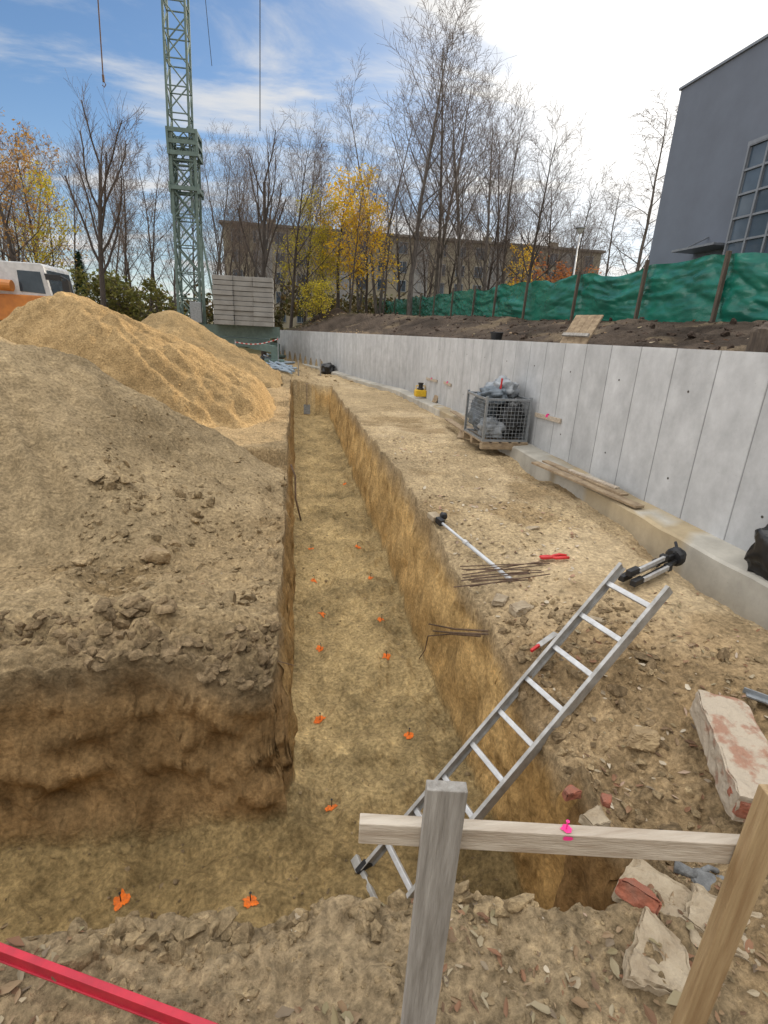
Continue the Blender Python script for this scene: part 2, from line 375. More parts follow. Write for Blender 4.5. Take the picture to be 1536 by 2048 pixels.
cpt=ss((fbm(X*.7+3,Y*.7,90,4)+.1)/.5)*ss((X-1.3)/.2); c=lerp(c,C(.54,.42,.265),cpt*.5)
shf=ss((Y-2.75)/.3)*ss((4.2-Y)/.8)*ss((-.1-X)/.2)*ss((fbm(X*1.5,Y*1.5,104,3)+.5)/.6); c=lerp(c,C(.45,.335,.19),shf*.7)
c=lerp(c,C(.365,.272,.16),fg)
dk=ss((fbm(X*1.3,Y*1.3,92,4)-.15)/.5)*ss((14-Y)/4); c=lerp(c,c*C(.6,.55,.48),dk*.7)
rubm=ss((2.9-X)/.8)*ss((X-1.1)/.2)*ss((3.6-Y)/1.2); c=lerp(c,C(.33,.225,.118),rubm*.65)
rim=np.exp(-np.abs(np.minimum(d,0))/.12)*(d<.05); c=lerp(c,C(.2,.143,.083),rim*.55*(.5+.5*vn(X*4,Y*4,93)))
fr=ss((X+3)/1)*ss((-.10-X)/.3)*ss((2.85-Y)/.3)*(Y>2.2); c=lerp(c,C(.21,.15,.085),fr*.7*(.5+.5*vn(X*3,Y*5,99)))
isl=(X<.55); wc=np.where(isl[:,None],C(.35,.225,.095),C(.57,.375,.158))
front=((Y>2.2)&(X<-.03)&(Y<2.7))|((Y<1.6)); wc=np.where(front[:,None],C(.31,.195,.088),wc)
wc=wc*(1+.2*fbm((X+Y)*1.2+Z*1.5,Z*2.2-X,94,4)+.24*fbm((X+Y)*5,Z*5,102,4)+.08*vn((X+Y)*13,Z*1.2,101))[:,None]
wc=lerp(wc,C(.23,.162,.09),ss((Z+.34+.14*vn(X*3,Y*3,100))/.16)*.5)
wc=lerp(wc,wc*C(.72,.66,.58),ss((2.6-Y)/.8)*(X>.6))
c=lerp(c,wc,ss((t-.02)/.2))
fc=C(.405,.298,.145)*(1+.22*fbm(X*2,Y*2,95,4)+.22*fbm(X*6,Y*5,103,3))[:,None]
fc=lerp(fc,fc*C(.66,.63,.58),ss((2.75-Y)/.5))  # side-trench floor darkened in colour, standing in for weak ambient shade
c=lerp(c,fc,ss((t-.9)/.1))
bt=ss((e-.05)/.1); bc=C(.08,.06,.045)*(1+.5*fbm(X*1.5,Y*1.5,96,4))[:,None]
bc=lerp(bc,C(.2,.15,.095),ss((fbm(X*.7,Y*.7,97,3)-.35)/.4)*.7)
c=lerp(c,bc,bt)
far=np.maximum(ss((Y-31)/4),ss((X-8.6)/.8)); gc=C(.085,.075,.035)*(1+.35*fbm(X*.3,Y*.3,98,3))[:,None]; c=lerp(c,gc,far)
c=np.clip(c,.01,.8)
alpha=1-.45*ss(t/.12)*ss((1-t)/.12)-.12*(t>.99)-.35*cpt*(t<.01)
V=np.stack([X+dx,Y+dy,Z],1)
ny,nx=sh; idx=np.arange(nx*ny).reshape(ny,nx)
FQ=np.stack([idx[:-1,:-1],idx[:-1,1:],idx[1:,1:],idx[1:,:-1]],-1).reshape(-1,4)
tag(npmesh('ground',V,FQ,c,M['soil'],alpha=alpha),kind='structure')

# ------------------------------------------------------------------ heaps of soil: centre x,y, radius left,right, front,back, base, top
HE=[(-3.5,7.0,4.2,3.45,3.2,2.0,-.5,1.45),(-4.6,12.0,3.0,4.9,2.6,4.0,-.3,2.1),(-3.68,18.0,3.4,3.5,3.6,2.6,-.2,1.9),(2.6,34.0,3.6,3.6,3,3,.3,2.7),(-11.5,30,6,5,3,3,.2,1.5)]
KS=.16
def heapz(i,x,y,gz_=None):
    cx,cy,rl,rr,rf,rb,b,tp=HE[i]; k=.10
    wx=.25*fbm(x*.8,y*.8,110+i,4); wy=.25*fbm(x*.8,y*.8,120+i,4)
    u=(x-cx+wx); v=(y-cy+wy); u=np.where(u<0,u/rl,u/rr); v=np.where(v<0,v/rf,v/rb); dd=np.sqrt(u*u+v*v); an=np.arctan2(v,u)
    p=1+k-np.sqrt(dd*dd+k*k)
    z=b+(tp-b)*p+.07*fbm(x*1.3,y*1.3,130+i,3)+(.035 if i!=1 else .06)*fbm(x*4,y*4,135+i,4)+.07*vn(an*13,dd*1.6,140+i)*np.clip(dd*1.5,0,1)+.014*fbm(x*11,y*11,150+i,3)+.05*np.clip(fbm(x*6,y*6,160+i,3),0,1)*ss((dd-.65)/.3)
    z=np.where(dd>1.0,z-(dd-1)*1.2,z)
    if i==0: z=z-1.6*ss((y-7.3)/.8)*ss((x+2.0)/.9)
    if i==1: z=z-.9*ss((9.5-y)/.5)-.9*ss((x+.9)/.8)
    if i==2: z=z-.8*ss((x+.5)/.4)
    raw=z
    if gz_ is not None and i<3:
        h=np.clip(.5+.5*(z-gz_)/KS,0,1); z=gz_*(1-h)+z*h+KS*h*(1-h)-.02*(1-h)**4
    return z,dd,raw
hinfo=[('soil_heap','shaded brown soil heap on the left, nearest to the camera','soil heap'),
       ('soil_heap','large sunlit ochre soil heap behind the shaded near heap','soil heap'),
       ('soil_heap','farthest ochre soil heap, in front of the crane base','soil heap'),
       ('soil_heap','dark earth heap with leaves at far end of concrete wall','soil heap'),
       ('soil_heap','low brown earth heap behind the white truck','soil heap')]
hcol=[(.365,.272,.155),(.385,.262,.125),(.32,.225,.112),(.085,.062,.045),(.16,.12,.08)]
for i,h in enumerate(HE):
    cx,cy,rl,rr,rf,rb,b,tp=h; n=300 if i<2 else 120
    gx=np.linspace(cx-rl*1.25,cx+rr*1.25,n); gy=np.linspace(cy-rf*1.25,cy+rb*1.25,n)
    A,B=np.meshgrid(gx,gy); A=A.ravel(); B=B.ravel(); gz_,tt2,d2,_,_=terrain(A,B); zz,dd,raw=heapz(i,A,B,gz_)
    ok=((raw>gz_-KS) if i<3 else (zz>gz_-.35))&(d2<-.01)
    idx=np.arange(n*n).reshape(n,n); q=np.stack([idx[:-1,:-1],idx[:-1,1:],idx[1:,1:],idx[1:,:-1]],-1).reshape(-1,4)
    q=q[ok[q].all(1)]
    lab=np.arange(n*n)
    for _ in range(400):
        m_=lab[q].min(1); l2=lab.copy(); np.minimum.at(l2,q.ravel(),np.repeat(m_,4)); l2=l2[l2]
        if (l2==lab).all(): break
        lab=l2
    roots,cnts=np.unique(lab[q[:,0]],return_counts=True); q=q[lab[q[:,0]]==roots[cnts.argmax()]]
    us=np.unique(q); mp=-np.ones(n*n,int); mp[us]=np.arange(len(us))
    cc=np.array(hcol[i])[None,:]*(1+.2*fbm(A*1.1,B*1.1,170+i,4))[:,None]
    if i==0: cc=lerp(cc,C(.355,.258,.142)*np.ones((len(A),1)),1-ss((raw-gz_+.2)/.5))
    o=npmesh(hinfo[i][0],np.stack([A,B,zz],1)[us],mp[q],np.clip(cc[us],.01,.8),M['soilbig'],(cx,cy,b),alpha=np.full(len(us),(.8,.85,.8,1.0,1.0)[i]))
    tag(o,hinfo[i][1],hinfo[i][2])

# ------------------------------------------------------------------ clods, chips and litter (uncountable)
R2=np.random.RandomState(5)
def ico(sub):
    bm=bmesh.new(); bmesh.ops.create_icosphere(bm,subdivisions=sub,radius=1)
    v=np.array([q.co[:] for q in bm.verts]); f=np.array([[w.index for w in g.verts] for g in bm.faces]); bm.free(); return v,f
I1=ico(1); I2=ico(2)
def clodmesh(P,S,Cc,sub):
    v,f=I1 if sub==1 else I2; n=len(P); k=len(v)
    J=1+(R2.rand(n,k)-.5)*(.45 if sub==1 else .26)
    W=v[None]*J[:,:,None]
    for _ in range(3 if sub==1 else 8):
        nr=R2.randn(n,3); nr/=np.linalg.norm(nr,axis=1,keepdims=True); ds=.35+.4*R2.rand(n)
        ov=np.maximum(np.einsum('nkj,nj->nk',W,nr)-ds[:,None],0); W=W-ov[:,:,None]*nr[:,None,:]
    an=.5+R2.rand(n,1,3)*1.0; an[:,:,2]*=.75; W=W*an
    th=R2.rand(n)*6.28; ct=np.cos(th)[:,None]; st=np.sin(th)[:,None]
    W=np.stack([W[:,:,0]*ct-W[:,:,1]*st,W[:,:,0]*st+W[:,:,1]*ct,W[:,:,2]],-1)*S[:,None,None]+P[:,None,:]
    FF=(f[None]+(np.arange(n)*k)[:,None,None]).reshape(-1,3)
    return W.reshape(-1,3),FF,np.repeat(Cc,k,0)
def scat(n,x0,x1,y0,y1,s0,s1,col,heap=None,where='top',dens=0,pw=2.6,th=-.15,sink=.1):
    x=x0+R2.rand(n)*(x1-x0); y=y0+R2.rand(n)*(y1-y0)
    z,t_,d_,e_,f_=terrain(x,y)
    ok=(d_<-.005) if where=='top' else (t_>.99)
    if dens: ok&=(fbm(x*dens,y*dens,201,3)>th)
    if where=='top':
        for hi in (0,1):
            hz,dd,raw=heapz(hi,x,y,z)
            z=np.where(raw>z-KS,np.maximum(z,hz),z)
            if heap is None: ok&=raw<z+.5
            elif heap==hi: ok&=(dd<1.15)&(dd>.72+.28*R2.rand(n))
    s=s0*(s1/s0)**(R2.rand(n)**pw)
    cc=np.array(col)[None]*(.8+.38*R2.rand(n,1))
    k=ok; return np.stack([x,y,z+s*sink],1)[k],s[k],cc[k]
sb=(.36,.265,.15); sl_=(.45,.337,.195); sd=(.27,.193,.11)
parts=[scat(2800,-1.0,1.35,.7,1.14,.002,.010,sb,dens=3),scat(380,-1.0,1.3,1.02,1.16,.012,.05,sb,dens=3,pw=1.6,sink=0),scat(120,-1.0,1.3,.7,1.1,.008,.03,sb,dens=3,pw=2,sink=0),
 scat(1800,-2.2,-.12,2.5,6.8,.005,.03,sb,dens=1.5),scat(420,-1.9,-.15,3.2,6.6,.025,.095,sb,dens=1.3,th=.05,pw=2.2,sink=0),scat(800,-2.2,-.12,2.48,2.95,.01,.07,sd,pw=1.6,dens=2,sink=-.1),
 scat(600,1.28,2.0,2.0,7.5,.004,.024,sl_,dens=1.6,th=.15),scat(1400,1.28,2.6,1.05,3.0,.004,.03,sb,dens=2),scat(240,1.28,2.5,1.05,2.9,.025,.09,sd,dens=2,th=0,sink=-.1),
 scat(350,1.4,3.1,2.5,11,.004,.014,sl_,dens=1,th=.1),scat(700,0,1.15,2.3,9,.004,.022,sb,where='floor',dens=2),scat(350,-2,1.1,1.25,2.4,.004,.022,sd,where='floor'),
 scat(1600,-4,-.1,3.2,7,.006,.026,sb,heap=0,dens=1.2),scat(800,-3.5,-.15,3.2,6.8,.015,.075,sb,heap=0,dens=1,th=.1),scat(700,-4,.0,8.9,11,.012,.05,(.385,.262,.125),heap=1,dens=1,th=0),
 scat(900,3.75,7.9,3,30,.02,.1,(.085,.062,.048)),scat(300,-1,3,18.5,26,.02,.08,sl_)]
P=np.concatenate([p[0] for p in parts]); S=np.concatenate([p[1] for p in parts]); Cc=np.concatenate([p[2] for p in parts])
big=S>.014
v1,f1,c1=clodmesh(P[~big],S[~big],Cc[~big],1); v2,f2,c2=clodmesh(P[big],S[big],Cc[big],2)
tag(npmesh('soil_clods',np.concatenate([v1,v2]),np.concatenate([f1,f2+len(v1)]),np.concatenate([c1,c2]),M['soil'],smooth=False),'loose soil clods and crumbs strewn over the ground and the soil heaps','soil clods',kind='stuff')
def scatter_leaves(name,label,cat,zones,m,curl=.5):
    mb=MB()
    for n,x0,x1,y0,y1,s0,s1,dens in zones:
        x=x0+R2.rand(n)*(x1-x0); y=y0+R2.rand(n)*(y1-y0); z,t_,d_,e_,f_=terrain(x,y); g=vn(x*dens,y*dens,211)
        for i in range(n):
            if (d_[i]>-.005 and t_[i]<.99) or g[i]<-.2: continue
            s=s0+(s1-s0)*rng.random(); a=rng.random()*6.28; ca,sa=math.cos(a),math.sin(a); wd=rng.uniform(.6,1.5)
            tl=Matrix.Rotation(rng.uniform(-.7,.7),3,'X')@Matrix.Rotation(rng.uniform(-.7,.7),3,'Y')
            o=[(-1,0,0),(-.6,.34,curl*.4),(-.1,.46,curl*.6),(.5,.3,curl*.5),(1,.05,curl*.5),(.45,-.34,curl*.5),(-.15,-.42,curl*.6),(-.65,-.28,curl*.3),(0,0,-.05)]
            vs=[]
            for q in o:
                w=tl@(Vector((q[0],q[1]*wd,q[2]))*rng.uniform(.7,1.2))*s; vs.append(Vector((x[i]+w.x*ca-w.y*sa,y[i]+w.x*sa+w.y*ca,z[i]+.005+s*.15+w.z*.6)))
            mb.add(vs,[(8,k,(k+1)%8) for k in range(8)])
    return tag(mb.build(name,m,origin=(0,0,0)),label,cat,kind='stuff')
scatter_leaves('fallen_leaves','dry brown fallen leaves scattered over the soil','leaves',
 [(900,-1.0,1.5,.68,1.15,.006,.018,4),(200,-1,1.3,.7,1.13,.016,.03,4),(420,1.3,3.1,1.1,7,.01,.026,1.2),(300,1.3,2.4,1.05,2.6,.01,.028,2),(150,-1.5,-.1,2.5,5,.01,.024,1.5),(500,3.8,7.9,5,30,.03,.06,.5),(400,0,6,31,37,.06,.12,.4),(160,1.4,3,7,13,.015,.03,1)],M['litter'])
scatter_leaves('rubble_chips','pale stone and mortar chips strewn over the ground beside trench','chips',
 [(300,1.3,2.6,1.1,5,.008,.03,1.6),(25,-.4,1.3,.7,1.12,.004,.012,3),(110,1.4,2.4,4.5,9,.015,.045,1.1)],M['rubblechip'],.15)

# ------------------------------------------------------------------ concrete retaining wall
pl=[Vector((a,b)) for a,b in [(3.46,.3),(3.46,16.5),(2.5,20.5),(1.4,25.5),(-.9,31)]]
def along():
    cols=[]
    for i in range(len(pl)-1):
        L=(pl[i+1]-pl[i]).length; u=(pl[i+1]-pl[i])/L; nrm=Vector((-u.y,u.x))
        k=max(1,round(L/.53)); st=L/k
        for j in range(k):
            tone=rng.uniform(.9,1.05)
            for f,o,dk in ((0,.006,.42),(.010,0,1),(.5*st,0,1.02),(st-.010,0,1)):
                cols.append((pl[i]+u*(j*st+f),nrm,o,dk*tone))
    cols.append((pl[-1],nrm,0,1)); return cols
cols=along(); V=[];cc=[];FQ=[]
base=np.array((.49,.495,.50))
for p,nrm,o,dk in cols:
    tz=float(wt(p.y)); q=p-nrm*o; bk=p-nrm*.25
    for zz,k in ((-.35,.8),(.2,.9),(.8,.99),(tz-.05,1.0),(tz,1.05)): V.append((q.x,q.y,zz)); cc.append(base*dk*k)
    V.append((bk.x,bk.y,tz)); cc.append(base*1.05); V.append((bk.x,bk.y,-.35)); cc.append(base)
for i in range(len(cols)-1):
    for j in range(6): a=i*7+j; FQ.append((a,a+1,a+8,a+7))
wall=thing('retaining_wall','long pale grey concrete retaining wall with vertical formwork joints','wall',(3.46,8,0))
o=npmesh('wall_face',V,FQ,np.array(cc),M['conc'],(3.46,8,0),smooth=False); o.parent=wall; o.location=(0,0,0)
V=[];FQ=[]; fp=[Vector((3.46,.3)),Vector((3.46,16.5)),Vector((2.5,20.5)),Vector((1.4,25.5)),Vector((-.9,31))]
pts=[]
for i in range(4):
    k=int((fp[i+1]-fp[i]).length/.12)
    for j in range(k): pts.append(fp[i]+(fp[i+1]-fp[i])*j/k)
for i,p in enumerate(pts):
    zf=.13-.3*float(ss((p.y-6)/14)); w=.31+.014*mnoise.noise(Vector((p.y*2.3,0,1)))
    for a,b in ((-w-.01,-.5),(-w,zf-.02),(-w+.025,zf),(-w*.5,zf+.006),(.02,zf+.012)): V.append((p.x+a,p.y,b+.012*mnoise.noise(Vector((p.y*3,a*9,4)))))
for i in range(len(pts)-1):
    for j in range(4): a=i*5+j; FQ.append((a,a+1,a+6,a+5))
V=np.array(V); cc=np.tile(np.array((.43,.40,.34)),(len(V),1))*(1+.2*fbm(V[:,1]*2,V[:,2]*8,301,3))[:,None]
cc=np.where((fbm(V[:,1]*1.3,V[:,0]*5,302,3)>-.05)[:,None]&(V[:,2]>.02)[:,None],cc*np.array((.85,.72,.52)),cc)
o=npmesh('footing',V,FQ,cc,M['conc'],(3.46,8,0),smooth=False); o.parent=wall; o.location=(0,0,0)
for k in range(22):
    y=2.6+k*.53
    for zz in (.45,1.25):
        if (k+int(zz*3))%2: continue
        mb=MB(); mb.lathe((3.459,y+.03,zz),[(.011,0),(.011,.002)],10,(-1,0,0)); mb.build('tie_hole',M['roof'],wall)

# ------------------------------------------------------------------ green fence
fy=[6.6,9.3,11.7,14.7,18.1,21,23.6,27,30.6,34,38,43,48,54]
FX=8.0
def ftop(y): return 3.25+.02*(y-9)
fence=thing('tarpaulin_fence','green tarpaulin fence on wooden posts along top of bank','fence',(FX,20,2.2))
V=[];NY=700;NZ=36
yy=6+ (np.linspace(0,1,NY)**1.5)*50
for yv in yy:
    k=np.searchsorted(fy,yv); y0=fy[max(k-1,0)]; y1=fy[min(k,len(fy)-1)]; u=0 if y1==y0 else (yv-y0)/(y1-y0); sag=math.sin(math.pi*min(max(u,0),1))
    zb=float(fbase(yv))-.06; ztp=ftop(yv)-.16*sag*(.6+.4*math.sin(k*2.3))+.05*float(vn(np.array([yv*1.7]),np.array([0.]),311)[0])
    for j in range(NZ): V.append((yv,j/(NZ-1),zb,ztp,sag,u,k))
V=np.array(V); yv,h,zb,ztp,sag,uu,kk=V.T
sk=np.sin(kk*5.1)
amp_=.4+.7*np.clip(.5+fbm(yv*.45,h*1.5,316,2),0,1)
f1_=np.abs(fbm(yv*.5+h*(1.4*sk),h*3.2-yv*(.35*sk),313,4)); f2_=np.abs(fbm(yv*1.1+h*2.2*sk,h*6+yv*.5*np.cos(kk*3.3),314,4)); drape=np.sin((h+.55*(uu-.5)**2*4*(.5+.5*sk))*9+sk*3)
xo=FX-.05-.06*sag*np.sin(h*3.1)+amp_*(.09*(.4-f1_)+.075*(.4-f2_)+.014*drape)+.05*fbm(yv*.5,h*1.0,312,2)
VV=np.stack([xo,yv,zb+(ztp-zb)*h],1)
idx=np.arange(NY*NZ).reshape(NY,NZ); FQ=np.stack([idx[:-1,:-1],idx[:-1,1:],idx[1:,1:],idx[1:,:-1]],-1).reshape(-1,4)
o=npmesh('tarpaulin',VV,FQ,None,M['tarp'],(FX,20,2.2)); o.parent=fence; o.location=(0,0,0)
for i,yv in enumerate(fy):
    mb=MB(); zb=float(fbase(yv)); l=rng.uniform(-.06,.06)
    mb.bar((FX-.22,yv,zb-.3),(FX-.19+l*.3,yv+l,ftop(yv)+rng.uniform(.02,.14)),.075,.07,(0,1,0)); mb.build('fence_post',M['darkwood'],fence,bevel=.008)

# ------------------------------------------------------------------ grey building on the right
K=.76; BX=14*K
cor=PX(1328,360,BX); BY=cor.y; ztop=PX(1355,185,BX).z
bl=thing('grey_building','tall blue grey rendered building with glazed bay behind green fence','building',(BX,BY-6,2))
mb=MB(); mb.box((BX+8,BY-8,(ztop+1.6)/2),(16,16,ztop-1.6)); mb.build('wall',M['render'],bl)
mb=MB(); mb.box((BX+8,BY-8,ztop+.03),(16.1,16.1,.06)); mb.build('parapet_cap',M['frame'],bl)
bay=MB(); ya=PX(1506,300,BX-.3).y; y0,y1,z0,z1=ya-5.0,ya,2.0,PX(1508,292,BX-.3).z; bx=BX-.4
NYB,NZB=9,8
bay.box((BX-.18,(y0+y1)/2,z1+.04),(.5,y1-y0+.08,.08))
for yv in np.linspace(y0,y1,NYB+1): bay.box((bx,yv,(z0+z1)/2),(.06,.05,z1-z0))
for zv in np.linspace(z0,z1,NZB+1): bay.box((bx+.002,(y0+y1)/2,zv),(.05,y1-y0,.045))
bay.box((BX-.19,y1-.02,(z0+z1)/2),(.4,.05,z1-z0))
bf=bay.build('bay_frame',M['frame'],bl)
for i,yv in enumerate(np.linspace(y0,y1,NYB+1)[:-1]):
    st=(y1-y0)/NYB
    for j in range(NZB):
        zh=(z1-z0)/NZB; g=MB(); g.box((bx+.03+rng.uniform(-.004,.004),yv+st/2,z0+zh*(j+.5)),(.012,st-.05,zh-.045),Matrix.Rotation(rng.uniform(-.02,.02),3,'Z')); g.build('window_pane',M['glassb'],bl)
q=PX(1405,497,BX-.35); mb=MB(); mb.box((BX-.34,q.y,q.z),(.66,1.5,.05)); mb.bar((BX-.01,q.y+.3,q.z+.32),(BX-.6,q.y+.3,q.z+.02),.03,.03); mb.build('canopy',M['frame'],bl)

# ------------------------------------------------------------------ apartment block
Y0=78; xl_=-8.9; xr_=44.5
ap=thing('apartment_building','long beige apartment block behind the trees in the distance','building',(18,Y0,1.4))
mb=MB(); mb.box(((xl_+xr_)/2,Y0+6,7.4),(xr_-xl_,12,12.4)); mb.build('wall',M['beige'],ap)
mb=MB(); mb.box(((xl_+xr_)/2,Y0+6,13.75),(xr_-xl_+.8,12.8,.3)); rf=mb.build('roof',M['roofl'],ap)
for k in range(5):
    mb=MB(); mb.box((xl_+6+k*10.5,Y0+5,14.5),(1.2,.9,1.3)); mb.box((xl_+6+k*10.5,Y0+5,15.18),(1.35,1.05,.1)); mb.build('chimney',M['beige'],rf)
for k in range(5):
    mb=MB(); mb.box((xl_+5.2+k*10.7,Y0-.02,7.3),(2.0,.06,12)); mb.build('stair_panel',M['ballast'],ap)
wf=None
for r_ in range(5):
    for k in range(19):
        wx=xl_+1.7+k*2.77; wz=2.7+r_*2.4
        if wf is None:
            mb=MB(); 
            for a,b,c_,d_ in ((-.62,0,.08,1.4),(.62,0,.08,1.4),(0,0,.06,1.4)): mb.box((wx+a,Y0-.05,wz+b),(c_,.08,d_))
            for b in (-.7,.7): mb.box((wx,Y0-.052,wz+b),(1.32,.08,.08))
            wf=mb.build('window',M['steel'],ap); g=MB(); g.box((wx,Y0-.03,wz),(1.2,.02,1.36)); wp=g.build('pane',M['glass'],wf); wx0,wz0=wx,wz
        else:
            o=wf.copy(); COL.objects.link(o); o.parent=ap; o.location=(wx-wx0,0,wz-wz0); q=wp.copy(); COL.objects.link(q); q.parent=o

# ------------------------------------------------------------------ crane
cb=PY(382,640,28); cx,cy=cb.x,28.0; LN=.034
cr=thing('tower_crane','green lattice tower crane standing behind the far soil heap','crane',(cx,cy,0))
def lx(z): return cx+LN*(z-1.65)
def lattice(mb,x,y,z0,z1,w,st,rc,rd,ty=0):
    h=w/2; X_=lambda z: x+LN*(z-1.65)
    for a in (-1,1):
        for b in (-1,1): mb.bar((X_(z0)+a*h,y+b*h,z0),(X_(z1)+a*h,y+b*h,z1),rc,rc,(1,0,0))
    n=max(1,round((z1-z0)/st)); s=(z1-z0)/n; c4=[(-h,-h),(h,-h),(h,h),(-h,h)]
    for i in range(n):
        for k in range(4):
            p=c4[k]; q=c4[(k+1)%4]; a=z0+i*s; b=a+s
            mb.bar((X_(a)+p[0],y+p[1],a),(X_(a)+q[0],y+q[1],a),rd,rd,(0.01,0.02,1))
            if ty==0:
                if i%2: p,q=q,p
                mb.bar((X_(a)+p[0],y+p[1],a),(X_(b)+q[0],y+q[1],b),rd,rd,(0.3,.7,.2))
            else:
                mb.bar((X_(a)+p[0],y+p[1],a),(X_(b)+q[0],y+q[1],b),rd,rd,(0.3,.7,.2)); mb.bar((X_(a)+q[0],y+q[1],a),(X_(b)+p[0],y+p[1],b),rd,rd,(0.3,.7,.2))
zt1=PY(370,268,28).z; zt2=PY(372,382,28).z
mb=MB(); lattice(mb,cx-.12,cy,zt2-1,27,.86,.95,.085,.042); mb.build('upper_mast',M['green'],cr)
mb=MB(); lattice(mb,cx+.03,cy,1.5,zt1,1.0,1.15,.10,.048,1); mb.build('lower_mast',M['green'],cr)
for zz,hh in ((zt1-.45,.9),(zt2,.3)): 
    mb=MB(); w_=.6
    for k in range(3 if hh>.5 else 1):
        z2=zz+(k-1)*.42 if hh>.5 else zz
        for a,b,sx,sy in ((0,-w_,1.27,.06),(0,w_,1.27,.06),(-w_,0,.06,1.2),(w_,0,.06,1.2)): mb.box((lx(zz)+.03+a,cy+b,z2),(sx,sy,.16))
    for a in (-w_,w_):
        for b in (-w_,w_): mb.box((lx(zz)+.03+a,cy+b,zz),(.09,.09,hh+.1))
    mb.build('mast_collar',M['green'],cr)
mb=MB(); mb.box((cx+1.3,cy,.75),(4.8,2.0,.4)); mb.box((cx+1.9,cy-.8,1.25),(4.6,.25,.5)); mb.box((cx+1.9,cy+.8,1.25),(4.6,.25,.5))
for a in (-1.6,4.0):
    for b in (-2.2,2.2): mb.bar((cx+1.2+(a-1.2)*.3,cy,.7),(cx+a,cy+b,.55),.25,.3); mb.box((cx+a,cy+b,.3),(.3,.3,.7)); mb.box((cx+a,cy+b,.03),(.9,.9,.12))
mb.bar((cx+.75,cy-.7,1.4),(cx+.8,cy-.7,5.2),.12,.12,(1,0,0)); mb.bar((cx+1.4,cy-.7,1.4),(cx+.85,cy-.7,5.2),.08,.08,(0,1,0))
mb.build('base_frame',M['green'],cr)
mb=MB(); mb.box((cx+.45,cy-1.05,2.0),(.5,.35,.9)); mb.build('control_box',M['steel'],cr,bevel=.02)
for c_ in range(3):
    for k in range(10):
        bx_=PY(450+c_*39,600,27.2).x; mb=MB(); mb.box((bx_+rng.uniform(-.015,.015),27.2+rng.uniform(-.03,.03)+(.1 if c_==1 else 0),1.62+.212*k),(.89,1.5,.192)); mb.build('ballast_slab',M['ballast'],cr,bevel=.012)
mb=MB()
for a,b in ((-.5,0),(.5,0),(0,.9)): mb.tube([(cx-26,cy+a,27.2+b),(cx+14,cy+a,27.2+b)],.06,6)
for k in range(40):
    xq=cx-26+k
    for a in (-.5,.5): mb.tube([(xq,cy+a,27.2),(xq+.5,cy,28.1),(xq+1,cy+a,27.2)],.03,4)
mb.box((cx+.85,cy,27.4),(1.8,1.8,1.0)); mb.build('jib',M['green'],cr)
def rope(px1,py1,r):
    a=PY(px1,py1,28); b=PY(px1-(0 if px1>300 else 10),0,28); dxz=(b.x-a.x)/(b.z-a.z); mb=MB(); mb.tube([(a.x+dxz*(27.3-a.z),28,27.3),(a.x,28,a.z)],r,6); return mb,a
mb,a=rope(520,262,.022); mb.build('hoist_rope',M['black'],cr)
mb,a=rope(206,150,.026); hr=mb.build('chain',M['rust'],cr)
mb=MB(); mb.box((a.x,28,a.z-.12),(.08,.06,.25)); mb.tube([(a.x,28,a.z-.2),(a.x+.07,28,a.z-.32),(a.x,28,a.z-.42),(a.x-.07,28,a.z-.35)],.02,6); mb.build('hook',M['rust'],hr)
a=PY(392,5,28); mb=MB(); mb.tube([(a.x+.0,28.3,24),(a.x+.1,28.4,18.5),(a.x+.45,28.4,12)],.013,5); mb.build('power_cable',M['black'],cr)

# ------------------------------------------------------------------ truck far left
tk=thing('truck','white truck cab with orange bodywork at left edge behind heap','truck',(-10,23.2,0))
x1=PY(98,580,22).x; x0=x1-1.9; ytr=22.0
mb=MB(); prof=[(x0,1.35),(x1+.05,1.35),(x1+.08,2.1),(x1-.08,3.22),(x1-.16,3.3),(x0,3.32)]
vs=[Vector((a,ytr,b)) for a,b in prof]+[Vector((a,ytr+2.3,b)) for a,b in prof]; n=len(prof)
mb.add(vs,[tuple(range(n))]+[tuple(range(2*n-1,n-1,-1))]+[(i,i+n,(i+1)%n+n,(i+1)%n) for i in range(n)])
cabo=mb.build('cab',M['white'],tk,bevel=.03)
mb=MB(); w=[(x1-.95,2.35),(x1-.12,2.3),(x1-.2,3.02),(x1-.95,3.04)]; mb.add([Vector((a,ytr-.012,b)) for a,b in w],[(0,1,2,3)]); mb.build('side_window',M['glass'],cabo)
mb=MB(); mb.add([Vector(p) for p in ((x1+.085,ytr+.15,2.2),(x1+.085,ytr+2.15,2.2),(x1-.04,ytr+2.15,3.1),(x1-.04,ytr+.15,3.1))],[(0,1,2,3)]); mb.build('windscreen',M['glass'],cabo)
mb=MB(); mb.tube([(x1-.05,ytr-.02,2.95),(x1+.55,ytr-.25,2.9),(x1+.75,ytr-.28,2.8),(x1+.75,ytr-.28,2.1),(x1,ytr-.03,2.05)],.04,6); mb.box((x1+.72,ytr-.3,2.45),(.22,.2,.62)); mb.box((x1+.3,ytr-.2,2.85),(.5,.16,.18)); mb.build('mirror',M['black'],tk)
mb=MB(); mb.box((x1-1.15,ytr-.07,1.78),(2.1,.14,.9)); mb.box((x0-3.0,ytr+1.15,2.1),(5.6,2.4,1.3)); mb.build('body',M['orangep'],tk,bevel=.04)
mb=MB(); mb.tube([(x0-2.5,ytr-.3,2.62),(x1-1.05,ytr-.3,2.5)],.19,14); mb.build('side_tube',M['orangep'],tk,smooth=False)
mb=MB(); mb.box((x0-1.6,ytr+1.15,.95),(7,1.0,.3)); mb.box((x1+.1,ytr+1.15,.95),(.25,2.3,.45)); mb.build('chassis',M['black'],tk)
